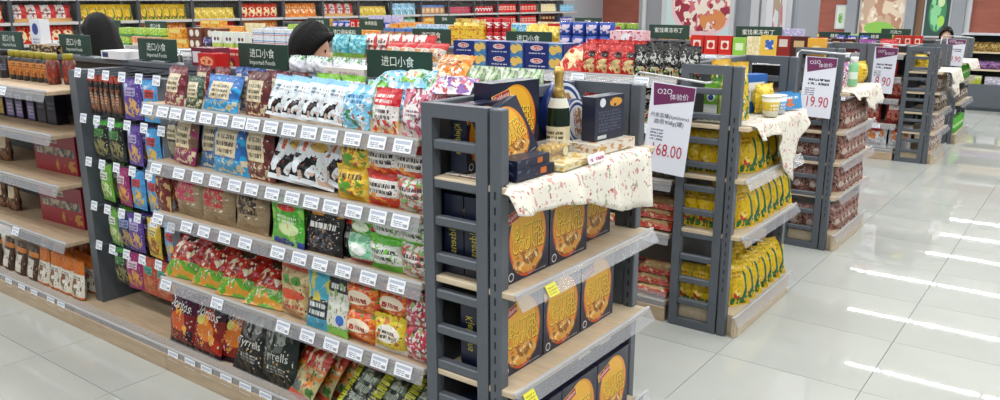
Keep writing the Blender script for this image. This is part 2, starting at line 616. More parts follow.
def bay(label, X0, X1, Yf, Yc, levels, group, cards=(), base_cards=(), back=True, far=True, uprights=(True, True), fronts=None, kick=True, height=1.43, back_m=None):
    cx, w = (X0 + X1) / 2, X1 - X0
    org = (cx, Yc, 0)
    t = thing('shelf_unit', label, 'shelf', org, group=group)
    if back:
        add('back_panel', cached(('back', round(w, 3), height, bool(back_m)), lambda: MB().box(-w / 2 + .022, w / 2 - .022, -.012, .012, .1, height - .032).mesh('back_panel', back_m or M_STEEL_D)), t)
        add('top_cap', cached(('cap', round(w, 3)), lambda: bevel_mesh('top_cap', w - .001, .09, .03, .004, M_STEEL)), t, (0, 0, height - .03))
    up = cached(('upright', height), lambda: bevel_mesh('upright', .04, .05, height - .034, .004, M_STEEL))
    for s, u in zip((-1, 1), uprights):
        if u:
            add('upright', up, t, (s * w / 2 - (.021 if s > 0 else 0), 0, 0))
    for i, z in enumerate(levels):
        yf = Yf + .02 + (fronts[i] if fronts else 0)
        shelf(t, org, cx, yf, Yc - .03, z, w - .004, cards[i] if i < len(cards) else ())
    if kick:
        k = add('kick_board', cached(('kick', round(w, 3)), lambda: bevel_mesh('kick_board', w - .003, .02, .085, .002, M_WOOD)), t, (0, Yf - Yc + .01, 0))
        d = shelf(t, org, cx, Yf + .012, Yc - .03, .115, w - .004, base_cards, drop=.06, out=.006)
        add('deck_guard', cached(('guard', round(w, 3)), lambda: MB().box(-w / 2 + .004, w / 2 - .004, 0, .003, 0, .05).mesh('deck_guard', M_CLEAR)), d, (0, -(Yc - .03 - Yf - .012) / 2, .022))
    if far:
        zf = levels[0]
        shelf(t, org, cx, Yc + .03, 2 * Yc - Yf - .02, zf, w - .004, strip=False)
    return t

def ladder_frame(parent, loc, flip=1, n=11, hgt=1.43, w=0.27):
    fr = cached(('frame', w, hgt), lambda: (lambda mb: (mb.box(0, .045, 0, .04, 0, hgt), mb.box(w - .045, w, 0, .04, 0, hgt),
                 mb.box(.045, w - .045, 0, .04, hgt - .045, hgt), mb.box(.045, w - .045, 0, .04, 0.0, .045), mb.mesh('side_frame', M_STEEL))[-1])(MB()))
    o = add('side_frame', fr, parent, loc)
    rg = cached(('rung', w), lambda: bevel_mesh('rung', w - .09, .032, .032, .004, M_STEEL))
    for i in range(1, n):
        add('rung', rg, o, (w / 2, .02, i * (hgt - .02) / n))
    return o

def end_unit(label, Yn, Yf, levels, tops, group='end-of-aisle display units', cards=(), xf=-1.385, H=1.43):
    """display unit closing a gondola, facing +X; tops = z of the display platform"""
    org = (-1.6, (Yn + Yf) / 2, 0)
    t = thing('end_display_unit', label, 'shelf', org, group=group)
    W = Yf - Yn
    ladder_frame(t, (-1.76 - org[0], Yn - org[1], 0), hgt=H)
    ladder_frame(t, (-1.76 - org[0], Yf - .04 - org[1], 0), hgt=H)
    post = cached(('corner_post', H), lambda: bevel_mesh('corner_post', .045, .045, H, .004, M_STEEL))
    slot = cached('slots', lambda: (lambda mb: ([mb.box(-.003, .003, -.0235, .0235, .25 + k * .05, .275 + k * .05) for k in range(19)], mb.mesh('slots', M_BLACK))[-1])(MB()))
    for yy in (Yn + .022, Yf - .022):
        p = add('corner_post', post, t, (-1.46 - org[0], yy - org[1], 0))
        add('slots', slot, p)['kind'] = 'stuff'
    add('back_panel', cached(('eback', round(W, 2), H), lambda: MB().box(0, .02, -W / 2 + .045, W / 2 - .045, .05, H - .03).mesh('back_panel', M_STEEL_D)), t, (-1.77 - org[0], 0, 0))
    add('top_rail', cached(('erail', round(W, 2)), lambda: bevel_mesh('top_rail', .03, W - .09, .045, .004, M_STEEL)), t, (-1.75 - org[0], 0, H - .045))
    sw = W - .06
    for i, z in enumerate(levels + [tops]):
        d = 0.33
        o = add('shelf', shelf_mesh(sw + .05, d, m=M_WOOD_L), t, (-1.72 + d / 2 - org[0] + .005, 0, z - .022), (0, 0, R(90)))
        if z != tops:
            s = add('price_strip', strip_mesh(sw + .06, .05, .03), o, (0, -d / 2 - .001, .024))
            for c in (cards[i] if i < len(cards) else ()):
                add('price_card', cardy_me, o, (c, -d / 2 - .036, -.022), (-R(31), 0, 0))
    b = add('base', cached(('ebase', round(W, 2)), lambda: bevel_mesh('base', .35, W - .09, .115, .004, M_WOOD_L)), t, (-1.555 - org[0], 0, 0))
    add('base_front', cached(('ebasef', round(W, 2)), lambda: bevel_mesh('base_front', .02, W - .02, .115, .003, M_WOOD_L)), t, (xf - .01 - org[0], 0, 0))
    s = add('price_strip', strip_mesh(sw + .1, .05, .03), t, (xf + .002 - org[0], 0, .125), (0, 0, R(90)))
    return t

# ------------------------------------------------------------------ gondola 1: five bays seen from the front
XB = [-1.785, -2.61, -3.46, -4.37, -5.27, -6.15]
L1 = [1.30, 1.035, .795, .475]
g1 = 'bays of the front gondola'
bay('snack bay of front gondola next to the end display', XB[1], XB[0], 1.94, 2.42, L1, g1,
    cards=([-2.54, -2.43, -2.32, -2.21, -2.09, -1.97, -1.85], [-2.56, -2.44, -2.33, -2.22, -2.10, -1.98, -1.87], [-2.55, -2.42, -2.30, -2.17, -2.04, -1.90], [-2.55, -2.40, -2.26, -2.13, -2.0, -1.88]),
    base_cards=[-2.5, -2.3, -2.1, -1.9])
bay('chip bay of front gondola between hanging bags and noodles', XB[2], XB[1], 1.94, 2.42, L1, g1,
    cards=([-3.40, -3.28, -3.18, -3.07, -2.96, -2.85, -2.74, -2.65], [-3.38, -3.2, -3.06, -2.93, -2.80, -2.69], [-3.41, -3.18, -3.05, -2.90, -2.76], [-3.40, -3.0]),
    base_cards=[-3.40, -3.26, -3.13, -2.98, -2.84, -2.70], uprights=(True, False))
# hook bay
hb = bay('hook bay of front gondola hung with small nut bags', XB[3], XB[2], 1.94, 2.42, [], g1, base_cards=[], far=False, uprights=(False, False))
far_s = shelf(hb, (hb.location.x, 2.42, 0), hb.location.x, 2.45, 2.88, 1.30, .9, strip=False)
side_me = MB().box(-.035, .035, -.17, .13, .115, 1.395).mesh('side_post', M_STEEL)
add('side_post', side_me, hb, (-.455 + .038, -.17, 0))
add('side_post', side_me, hb, (.455 - .038, -.17, 0))
hook_me = MB().tube([(0, 0, 0), (0, -.30, 0), (0, -.31, -.01)], .0025, 6).mesh('hook', M_STEEL)
rail_me = MB().box(-.45, .45, -.012, .012, -.012, .012).mesh('hook_rail', M_STEEL)
hook_card = MB().box(-.03, .03, -.001, .001, -.02, .028).mesh('price_card', M_CARD)
HOOK_Z = [1.385, 1.15, .92, .68, .46]
HOOK_X = [-4.235, -4.10, -3.96, -3.81, -3.66, -3.51]
for hz in HOOK_Z:
    rl = add('hook_rail', rail_me, hb, (0, -.03, hz))
    for hx in HOOK_X:
        hk = add('hook', hook_me, hb, (hx - hb.location.x, -.04, hz))
        add('price_card', hook_card, hk, (0, -.315, .0), (R(-12), 0, 0))
L4 = [1.29, 1.06, .785, .47]
bay('jar and biscuit bay of front gondola left of hanging bags', XB[4], XB[3], 1.94, 2.42, L4, g1,
    cards=([-5.2, -4.85], [-5.05], [-5.1], [-4.95]), base_cards=[-5.15, -4.98, -4.82, -4.62, -4.5], uprights=(True, True))
bay('jar bay at the far left end of front gondola', XB[5], XB[4], 1.94, 2.42, L4, g1,
    cards=([-5.5], [-5.45], [-5.4], [-5.5]), base_cards=[-5.9, -5.7, -5.5, -5.35], uprights=(True, False))

end_unit('cookie display unit with ladder sides closing the front gondola', 1.94, 2.90, [.85, .51], 1.19, cards=([-.30], [-.42]))
end_unit('yellow noodle display unit closing the second gondola', 3.94, 4.86, [.86, .56], 1.13)
end_unit('brown packet display unit closing the third gondola', 5.84, 6.74, [.86, .64, .40], 1.13)
end_unit('narrow display unit beside silver bags on fourth gondola', 9.77, 10.6, [.78, .56, .34], 1.0, H=1.26)
end_unit('farthest display unit with green bottles', 11.4, 12.4, [.78, .5], 1.0, H=1.26)

# ------------------------------------------------------------------ gondolas behind
ORDS = ['first', 'second', 'third', 'fourth', 'fifth', 'sixth', 'seventh', 'eighth', 'ninth', 'tenth', 'eleventh', 'twelfth', 'thirteenth', 'fourteenth', 'fifteenth', 'sixteenth', 'seventeenth', 'eighteenth']
def gondola(name_no, Yf, x_hi, x_lo, levels, n_full=1, height=1.43):
    g = 'bays of the %s gondola' % name_no
    x = x_hi
    i = 0
    while x > x_lo:
        lv = levels if i < n_full else levels[:1]
        bay('%s grey shelf bay from the right on the %s gondola' % (ORDS[i], name_no), x - .87, x, Yf, Yf + .48, lv, g, uprights=(True, i == 0), kick=i < n_full,
            cards=([x - .2, x - .6],) * 4, height=height, back_m=mat('pale_back_panel', 'c2c3c0', .6) if name_no == 'second' else None)
        x -= .87
        i += 1
LB = [1.35, 1.10, .80, .50]
LC = [1.17, .92, .68, .40]
gondola('second', 3.94, -1.785, -8.6, LB, 2)
gondola('third', 5.84, -1.785, -9.0, LB, 1)
gondola('fourth', 9.77, -1.785, -9.5, LC, 2, 1.26)
gondola('farthest', 11.4, -1.785, -9.5, LC, 1, 1.26)
gondola('short middle', 7.80, -4.2, -9.5, LB, 1)

# ------------------------------------------------------------------ green category signs on top of the gondolas
M_SIGN = mat('dark_green_board', '1d3b30', 0.45)
M_SIGNF = mat('sign_edge', '2c4a3e', 0.5)
W_INK = INK('e9efe6')
sign_me = bevel_mesh('board', .36, .012, .115, .002, M_SIGN)
foot_me = bevel_mesh('foot', .03, .06, .008, .001, M_STEEL)
def cat_sign(x, Y, cn, en, label, group, w=.36):
    t = thing('category_sign', label, 'sign', (x, Y, 1.26 if Y > 9 else 1.43), group=group)
    b = add('board', sign_me, t, (0, 0, .006))
    b.scale = (w / .36, 1, 1)
    for s in (-.12, .12):
        add('foot', foot_me, t, (s, 0, 0))
    fn = lambda X, Z: (X, -.0075, Z)
    if cn:
        add('lettering', cached(('cn', cn, w), lambda: text_mesh(cn, fn, 0, .078, min(.7, .125 * len(cn)) * w, W_INK)), t)
    if en:
        add('lettering', cached(('en', en, w), lambda: text_mesh(en, fn, 0, .032, .52 * w, W_INK)), t)
    return t
gs = 'green signs on top of the front gondola'
cat_sign(-5.81, 2.42, '进口小食', 'Imported Foods', 'green category sign at far left end of front gondola', gs)
cat_sign(-4.95, 2.42, '进口小食', 'Imported Foods', 'green category sign in front of the long black hair', gs)
cat_sign(-4.07, 2.42, '进口小食', 'Imported Foods', 'green category sign beside the red boxes on front gondola', gs)
cat_sign(-3.18, 2.42, '进口小食', 'Imported Foods', 'green category sign in front of white milk cartons', gs)
cat_sign(-2.31, 2.42, '进口小食', '', 'green category sign behind the light blue bags on front gondola', gs)
for i, (x, Y, cn, en, lab) in enumerate([
        (-3.05, 4.42, '进口小食', '', 'wide green sign above the blue pasta cartons'),
        (-3.89, 4.42, '进口面食', 'Imported Foods', 'green sign above red and cream packets on second gondola'),
        (-4.78, 4.42, '进口调味酱料', 'Imported Sauces', 'green sign above the teal bags on second gondola'),
        (-7.42, 4.42, '进口小食', 'Imported', 'green sign near the brown coffee packs'),
        (-8.24, 4.42, '进口小食', 'Imported', 'green sign right above the long black hair'),
        (-7.26, 6.32, '休闲食品', '', 'green sign above the short black hair on third gondola'),
        (-6.42, 6.32, '休闲食品', '', 'green sign at the middle of third gondola'),
        (-2.95, 6.32, '蜜饯果冻布丁', '', 'green sign above black bags before dessert poster'),
        (-2.2, 6.32, '蜜饯果冻布丁', '', 'green sign under the flower panel'),
        (-7.05, 8.28, '饮料', '', 'small green sign at left of the short middle gondola'),
        (-4.88, 8.28, '饮料', '', 'small green sign at right of the short middle gondola'),
        (-2.65, 10.25, '糖果', 'Confectionery', 'green sign left of small white posters on fourth gondola'),
        (-2.2, 10.25, '糖果', 'Confectionery', 'green sign just above the fourth display unit'),
        (-2.3, 11.88, '巧克力', '', 'green sign under the seashell poster on farthest gondola')]):
    cat_sign(x, Y, cn, en, lab, 'green signs on the gondolas behind')

# ------------------------------------------------------------------ packs of the front gondola
FB = (24, .85)
def bag_name(desc, name, cat):
    for w, n in (('tortilla', 'tortilla_chip_bag'), ('crisp', 'crisp_bag'), ('chip', 'chip_bag'), ('kraft', 'kraft_paper_bag'), ('nut', 'nut_bag'), ('pistachio', 'nut_bag'), ('cashew', 'nut_bag'), ('dried', 'dried_food_bag'), ('noodle', 'noodle_bag'), ('candy', 'candy_bag'), ('cookie', 'cookie_bag'), ('biscuit', 'cookie_bag'), ('seaweed', 'seaweed_pack'), ('pouch', 'food_pouch'), ('packet', 'food_packet'), ('pack', 'food_pack'), ('roll', 'wrapped_roll'), ('stick', 'jerky_bag')):
        if w in desc:
            return n, n.replace('_', ' ') if n.count('_') < 2 else 'bag'
    return name, cat
def bagk(key, desc, dims, base, layers, style='pillow', texts=(), rough=.32, name='snack_bag', cat='snack bag', bump=FB):
    name, cat = bag_name(desc, name, cat)
    br = sum(lin(base)[:3]) > .8
    extra = [('n', ('r', .06, .94, .1, .92), 15, 17, .665, '3a3434' if br else 'd8d2c4'), ('n', ('r', .1, .9, .12, .5), 19, 15, .675, '8a3a2a' if br else 'c89a4a')]
    kind(key, name, desc, cat, style, dims, art(key, base, list(layers) + extra, rough, bump), texts)
def boxk(key, desc, dims, base, layers, texts=(), name='carton', cat='box', rough=.35):
    for w, n in (('tea box', 'tea_box'), ('gift box', 'gift_box'), ('biscuit', 'biscuit_box'), ('candy', 'candy_box'), ('chocolate', 'chocolate_carton'), ('milk', 'milk_carton'), ('pasta', 'pasta_box'), ('cookie', 'cookie_carton'), ('noodle', 'noodle_pack'), ('tray', 'display_tray'), ('coffee', 'coffee_pack'), ('card', 'word_card')):
        if w in desc:
            name, cat = n, n.replace('_', ' ')
            break
    else:
        if 'pack' in desc:
            name, cat = 'food_pack', 'food pack'
    if name == 'word_card':
        cat = 'card'
    kind(key, name, desc, cat, 'box', dims, art(key, base, layers, rough), texts)

# -- chip bay
CREAM = 'd8c9a6'
def chip(key, desc, base, lab=CREAM, ink='5a4a3a', dims=(.17, .215, .06), low=None):
    bagk(key, desc, dims, base, [('n', None, 5, 5, .6, low or base), ('v', .0, .28, low or base), ('r', .2, .8, .32, .80, lab), ('t', .27, .73, .38, .76, 3, ink), ('n', ('r', 0, 1, .02, .28), 9, 9, .58, lab), ('v', .94, 1, base)])
chip('red_chip', 'dark red chip bag with cream label', '6e2530', low='8a3a4a')
chip('green_chip', 'dark green chip bag with cream label', '2f4a38', dims=(.13, .17, .05))
chip('blue_chip', 'royal blue chip bag with cream label', '20478c', low='3a78b0', dims=(.2, .225, .06))
chip('light_blue_chip', 'sky blue chip bag with cream label', '2f6cb4', low='28a0d8', dims=(.24, .19, .06))
chip('brown_chip', 'brown chip bag with cream label', '5a2424', low='73302c', dims=(.165, .22, .06))
chip('pink_chip', 'brown and pink chip bag with cream label', '7a5a48', low='8e2a5c', dims=(.15, .21, .06))
bagk('pretzel_bag', 'small dark bag with cream labels', (.1, .19, .05), '1f2027', [('r', .15, .85, .45, .75, CREAM), ('r', .2, .8, .12, .4, '8c8470'), ('t', .2, .8, .5, .7, 2, '40382c')])
def kraft(key, desc, ink):
    bagk(key, desc, (.2, .20, .08), 'a08a6c', [('n', None, 3, 14, .52, '978060'), ('v', .88, 1, '8a7458'), ('t', .2, .8, .35, .8, 3, ink), ('n', ('e', .5, .55, .3, .26), 7, 6, .55, ink)], rough=.6)
kraft('kraft_pink', 'kraft paper bag with pink lettering', 'c23a5c')
kraft('kraft_red', 'kraft paper bag with red lettering', 'b8323c')
kraft('kraft_dark', 'kraft paper bag with black lettering', '3a2a22')
bagk('red_nibble', 'dark red snack bag with cream spots', (.1, .19, .05), '6e1c1c', [('n', None, 5, 5, .6, 'caa66a'), ('v', .85, 1, '4a1010')])
bagk('redgreen', 'red and green shiny crisp bag', (.20, .225, .07), 'b3261c', [('n', None, 4, 4, .57, '7c1210'), ('d', -.4, .78, '8c1814'), ('n', ('e', .45, .5, .36, .2), 6, 5, .56, 'd9cfae'), ('v', .0, .3, '5f9a2e'), ('n', ('r', 0, 1, 0, .34), 5, 4, .55, 'c98a30'), ('e', .5, .78, .2, .1, '3f2c1c')], rough=.2)
bagk('tortilla_red', 'red and orange tortilla chip bag', (.20, .27, .07), '8e1e14', [('v', .6, 1, '341a2c'), ('n', None, 4, 3.5, .58, 'b8300e'), ('e', .55, .4, .28, .16, 'd8731c'), ('n', ('e', .5, .4, .4, .25), 5, 5, .56, 'f0a23a'), ('e', .35, .55, .12, .07, 'd8cf6a'), ('v', .0, .08, '28101a')],
     texts=[('Doritos', .5, .68, .8, 'f2ede6', -6, 1.2)], rough=.25)
bagk('tortilla_purple', 'purple and red tortilla chip bag', (.19, .27, .07), '4a1638', [('v', .0, .55, '7e1a1e'), ('n', None, 4, 3.5, .58, '2a1024'), ('e', .5, .42, .26, .16, 'c8541c'), ('n', ('e', .5, .42, .34, .25), 5, 5, .58, 'e8b04a'), ('v', .0, .08, '1a1018')],
     texts=[('Doritos', .5, .68, .8, 'f2ede6', -6, 1.2)], rough=.25)
bagk('black_crisp', 'black hand cooked crisp bag', (.21, .285, .075), '1a1b1c', [('n', ('e', .5, .68, .4, .2), 5, 4, .5, '70716f'), ('n', ('e', .5, .7, .3, .14), 9, 8, .53, 'b5b5b0'), ('t', .25, .75, .18, .3, 3, '8c8c86')],
     texts=[('Tyrrells', .5, .42, .7, 'ece9e0')], rough=.35)
bagk('green_crisp', 'very dark green hand cooked crisp bag', (.21, .285, .075), '17241f', [('n', ('e', .5, .68, .4, .2), 5, 4, .5, '5c615e'), ('n', ('e', .5, .7, .3, .14), 9, 8, .53, 'a5a8a2'), ('t', .25, .75, .18, .3, 3, '8c8c86')],
     texts=[('Tyrrells', .5, .42, .7, 'dfe3da')], rough=.35)

# -- snack and noodle bay
bagk('cow_bag', 'white cow print milk candy bag', (.155, .195, .052), 'e4e9ee', [('v', .86, 1, '8fc4e8'), ('n', ('r', 0, 1, .55, .9), 5, 5, .6, 'b9d7ea'), ('n', ('r', 0, .52, .08, .42), 3, 2.6, .5, '16181c'), ('n', ('r', .2, 1, .04, .2), 4, 4, .5, 'd0b0a0'), ('t', .2, .8, .6, .78, 2, '5a5f6a')], rough=.25)
bagk('cow_bag_green', 'white cow print bag with green top', (.18, .215, .06), 'e2e7ec', [('v', .86, 1, '7fbf3a'), ('n', ('r', 0, 1, .5, .86), 6, 6, .61, 'd8683c'), ('n', ('r', 0, .6, .08, .45), 2.6, 2.4, .5, '16181c'), ('n', ('r', .2, 1, .04, .2), 4, 4, .5, 'd0b0a0'), ('e', .55, .62, .2, .08, 'e0b860')], rough=.25)
bagk('skyblue_bag', 'light blue candy bag with green leaves', (.17, .19, .07), '7fc4e6', [('n', None, 6, 6, .57, 'dfeef6'), ('n', ('r', 0, 1, .0, .4), 6, 6, .56, '2f8a50'), ('n', ('r', 0, 1, .0, .5), 8, 8, .62, 'c8503c'), ('t', .2, .8, .55, .8, 2, '2a6aa8')])
bagk('redwhite_bag', 'red and white noodle snack bag', (.15, .185, .07), 'e9e4e0', [('v', .6, 1, 'cc1f2a'), ('t', .18, .82, .66, .9, 2, 'f4e8e4'), ('t', .18, .82, .3, .56, 2, '3a3038'), ('n', ('r', 0, 1, 0, .28), 6, 5, .5, 'd03a2c'), ('n', ('r', 0, 1, 0, .3), 7, 5, .6, 'e8c078')])
bagk('pinkwhite_bag', 'white snack bag with pink and red print', (.14, .19, .07), 'e6dde0', [('n', None, 7, 7, .54, 'd06a86'), ('n', None, 9, 9, .6, '8a2030'), ('e', .5, .5, .3, .16, 'efe6e4'), ('t', .25, .75, .42, .58, 2, '6a2a58')])
bagk('orange_bag', 'orange and white snack bag', (.17, .2, .08), 'e8862a', [('n', None, 5, 5, .55, 'f4b45a'), ('n', ('e', .5, .5, .4, .3), 7, 7, .53, 'f2e4d0'), ('t', .2, .8, .55, .8, 2, '7a3a10'), ('n', None, 7, 7, .62, 'c8401c')])
bagk('purple_bag', 'white and purple snack bag', (.19, .16, .07), 'e4dde6', [('n', None, 6, 6, .55, '8a62a8'), ('n', None, 8, 8, .58, 'c84a50'), ('t', .2, .8, .4, .7, 2, '58306a')])
bagk('limegreen_bag', 'lime green candy bag with pale blue print', (.17, .2, .08), '7cc242', [('n', None, 5, 5, .52, 'bfe0ee'), ('n', None, 7, 7, .6, '2f7a38'), ('e', .5, .45, .3, .18, 'd8ead0'), ('n', ('e', .5, .4, .3, .2), 8, 8, .55, 'c8823c')])
bagk('yellow_noodle', 'yellow and green noodle bag', (.15, .115, .06), 'dfae22', [('n', None, 5, 5, .55, 'f0cf50'), ('n', ('e', .5, .4, .4, .3), 6, 5, .5, '5a9a2c'), ('n', ('e', .5, .4, .3, .3), 8, 8, .6, 'c8381c'), ('t', .15, .85, .65, .88, 1, '4a3a10')])
bagk('red_noodle', 'red and white noodle bag', (.15, .115, .06), 'd8d2cc', [('v', .0, .3, 'cf3120'), ('n', ('r', 0, 1, 0, .4), 6, 5, .56, 'e8902c'), ('t', .12, .88, .4, .75, 2, '2c2626'), ('v', .78, 1, 'b8281e')])
bagk('green_noodle', 'green and white noodle bag', (.16, .12, .06), 'd2d6cc', [('v', .78, 1, '57b02c'), ('v', .0, .22, '5cb82e'), ('t', .15, .85, .34, .72, 2, '303830'), ('n', None, 7, 7, .62, '6ab83a')])
bagk('greytext_noodle', 'white noodle bag with green and red flecks', (.14, .12, .06), 'd6d2cc', [('n', None, 8, 8, .55, 'c25a52'), ('n', None, 7, 7, .58, '70a850'), ('t', .15, .85, .4, .75, 2, '403a3a')])
bagk('green_pack', 'bright green seaweed pack', (.2, .17, .028), '49a52c', [('v', .0, .14, '2b3f8c'), ('n', None, 5, 4, .56, '86cc4a'), ('e', .55, .38, .3, .14, 'c9d8a0'), ('e', .5, .82, .28, .07, 'c9302a'), ('t', .2, .8, .5, .68, 2, 'e8f0d8')], style='flat')
bagk('black_berry', 'black fruit candy bag with blackberry picture', (.19, .19, .04), '1b171b', [('v', .8, 1, '6a2418'), ('n', ('r', 0, 1, .72, 1), 5, 5, .48, 'e89a2a'), ('e', .5, .26, .3, .2, '4a4a58'), ('n', ('e', .5, .26, .28, .18), 9, 9, .48, '121018'), ('t', .15, .85, .48, .66, 1, 'f0ece8')], style='flat')
bagk('red_black_bag', 'narrow black and red candy bag', (.09, .17, .04), '1c1a1e', [('v', .7, 1, 'd23a24'), ('n', None, 6, 6, .62, '5a585e'), ('t', .15, .85, .4, .6, 1, 'f0ece8')], style='flat')
bagk('green_jelly', 'green jelly candy bag with tomatoes', (.14, .1, .07), '3f9a3a', [('n', None, 5, 5, .55, '8fce54'), ('n', None, 7, 7, .61, 'c63322'), ('e', .5, .5, .28, .2, 'dbe8cc')])
bagk('mint_jelly', 'mint green jelly candy bag', (.14, .1, .07), '7cc49c', [('n', None, 5, 5, .53, 'b6e0c4'), ('e', .5, .55, .3, .2, 'e6ede4'), ('v', .0, .22, 'b24a5a')])
bagk('tan_pack', 'tan noodle pack with red and green print', (.175, .195, .08), 'b89a6a', [('n', None, 6, 5, .56, 'd6c194'), ('e', .36, .75, .13, .09, '4f8a3a'), ('e', .68, .75, .13, .09, '4f8a3a'), ('e', .5, .48, .4, .1, 'c84a2a'), ('t', .15, .85, .1, .32, 2, 'c8442c'), ('v', .92, 1, 'c8502c')], style='flat')
bagk('teal_pack', 'teal and black seaweed pack', (.115, .21, .025), '1f2f38', [('v', .55, 1, '49a8c0'), ('n', ('r', 0, 1, .5, 1), 5, 4, .54, 'd2c04a'), ('v', .0, .2, '3a98b8'), ('t', .15, .85, .25, .52, 2, 'd8dcdc')], style='flat')
bagk('white_pack', 'black and white seaweed pack with blue badge', (.115, .21, .025), 'd8d8cc', [('v', .75, 1, '22242a'), ('t', .15, .85, .8, .94, 1, 'd8dcdc'), ('n', None, 6, 7, .6, '8aa860'), ('e', .7, .28, .18, .09, '2a6ac0'), ('v', .0, .15, '82b84a')], style='flat')
bagk('orange_noodle', 'orange and green noodle bag', (.16, .12, .06), 'd0481e', [('n', None, 6, 5, .54, 'e88a34'), ('n', None, 6, 6, .6, '4f8a34'), ('e', .5, .55, .36, .2, 'ead9c0'), ('t', .2, .8, .42, .66, 1, 'a02a14')])
bagk('yellow_pack', 'yellow and white noodle bag', (.15, .13, .06), 'd8c22e', [('e', .5, .55, .36, .24, 'ebe6d8'), ('t', .2, .8, .42, .7, 2, '5a4020'), ('n', None, 6, 6, .62, 'c86a24'), ('v', .0, .15, 'ece8e0')])
bagk('redflower_pack', 'white candy bag with red flowers', (.13, .13, .06), 'dccfcb', [('n', None, 7, 7, .52, 'c03a4c'), ('n', None, 9, 9, .6, '6a2430'), ('n', None, 7, 7, .63, '7aa04a')])
bagk('red_tan_row', 'red and tan vegetable noodle pack', (.215, .21, .05), 'b8a878', [('v', .6, 1, 'c03c2a'), ('n', ('r', 0, 1, .55, 1), 8, 7, .56, 'e0c8a8'), ('n', ('r', 0, 1, .25, .65), 6, 5, .52, 'd88030'), ('n', ('r', 0, 1, .1, .6), 7, 6, .6, '4a7a3a'), ('e', .4, .2, .2, .1, '6e7a78'), ('v', .0, .1, 'c84c34')], style='flat')
bagk('yellow_black_row', 'black pack with yellow tape edges', (.2, .24, .035), '1a2020', [('r', 0, .2, 0, 1, 'c8cc1e'), ('r', .8, 1, 0, 1, 'c8cc1e'), ('n', ('r', 0, .2, 0, 1), 3, 40, .55, '4a4a14'), ('n', ('r', .8, 1, 0, 1), 3, 40, .55, '4a4a14'), ('n', ('r', .22, .78, 0, 1), 6, 6, .57, '5a6a50'), ('t', .3, .7, .3, .8, 3, 'b8c4b4'), ('r', .35, .65, .84, .94, 'b8302c')], style='flat')

G = 'packs on the front gondola'
W1, W2, W3, W4, W5 = 'on front top shelf', 'on front second shelf', 'on front third shelf', 'on front fourth shelf', 'on front base deck'
b = dict
# chip bay, back rows first (their tops show above the front ones)
row('in back row of front top shelf', G, 1.30, [('red_chip', -3.36, b(lean=4)), ('red_chip', -3.22, b(lean=4)), ('blue_chip', -3.08, b(lean=14)), ('red_chip', -2.95, b(lean=10)), ('red_chip', -2.82, b(lean=4)), ('brown_chip', -2.69, b(lean=4))], y=2.19, grow=.72)
row(W1, G, 1.30, [('red_chip', -3.26, b(lean=14, sx=1.1)), ('green_chip', -3.11, b(lean=14, sx=1.15)), ('light_blue_chip', -2.925, b(lean=18, sx=1.3)), ('blue_chip', -2.80, b(lean=8, dy=.06)), ('brown_chip', -2.68, b(lean=8, sx=1.2))], y=1.968, grow=.80)
row(W2, G, 1.035, [('pretzel_bag', -3.37, b(lean=5, dy=.05)), ('pink_chip', -3.235, b(lean=10, roll=4)), ('blue_chip', -3.07, b(lean=10, dy=.03, scale=.95, sx=.8)), ('light_blue_chip', -2.90, b(lean=6, scale=1.12, sx=.85)), ('brown_chip', -2.70, b(lean=6))], y=1.968, grow=1.12)
row('in back row of front second shelf', G, 1.035, [('pink_chip', -3.28, b(lean=2)), ('blue_chip', -3.04, b(lean=2)), ('brown_chip', -2.72, b(lean=2))], y=2.2, grow=1.1)
row(W3, G, .795, [('red_nibble', -3.42), ('red_nibble', -3.35, b(dy=.04)), ('kraft_pink', -3.23, b(lean=6)), ('kraft_red', -3.02, b(lean=6)), ('kraft_dark', -2.80, b(lean=10))], y=1.968, grow=1.12)
row(W4, G, .475, [('redgreen', -3.36, b(lean=38, rz=8)), ('redgreen', -3.14, b(lean=36, rz=6)), ('redgreen', -2.93, b(lean=42, rz=14)), ('redgreen', -2.74, b(lean=52, rz=10))], y=1.968, grow=1.12)
row('in back row of front fourth shelf', G, .475, [('redgreen', -3.30, b(lean=20)), ('redgreen', -3.06, b(lean=20)), ('redgreen', -2.8, b(lean=20))], y=2.19, grow=1.1)
row(W5, G, .115, [('tortilla_purple', -3.42, b(lean=14)), ('tortilla_red', -3.22, b(lean=18)), ('tortilla_red', -3.045, b(lean=24, rz=8, dy=.03)), ('black_crisp', -2.90, b(lean=22)), ('green_crisp', -2.70, b(lean=14))], y=1.968, grow=1.12)

# snack and noodle bay
row(W1, G, 1.30, [('cow_bag', -2.53, b(lean=22, roll=10, rz=22)), ('cow_bag', -2.43, b(lean=22, roll=10, rz=22)), ('cow_bag', -2.325, b(lean=22, roll=10, rz=22)), ('cow_bag', -2.225, b(lean=22, roll=8, rz=20)), ('skyblue_bag', -2.13, b(lean=14)), ('redwhite_bag', -1.98, b(lean=10)), ('pinkwhite_bag', -1.84, b(lean=8))], y=1.968, grow=.84)
row('in back row of front top shelf', G, 1.30, [('cow_bag_green', -2.5, b(lean=8)), ('cow_bag_green', -2.36, b(lean=8)), ('limegreen_bag', -2.22, b(lean=8)), ('skyblue_bag', -2.1, b(lean=4, dz=.01)), ('pinkwhite_bag', -1.9, b(lean=6))], y=2.17, grow=.76)
row('heaped over the front gondola top', G, 1.425, [('skyblue_bag', -2.26, b(lean=72)), ('limegreen_bag', -2.14, b(lean=70)), ('skyblue_bag', -2.03, b(lean=66)), ('limegreen_bag', -1.95, b(lean=66, dy=-.04)), ('orange_bag', -2.02, b(lean=44, dy=.05, scale=1.1)), ('orange_bag', -1.93, b(lean=40, dy=-.02, scale=1.1)), ('purple_bag', -1.84, b(lean=72, rz=20, dy=-.1, scale=1.2))], y=2.26, grow=.72)
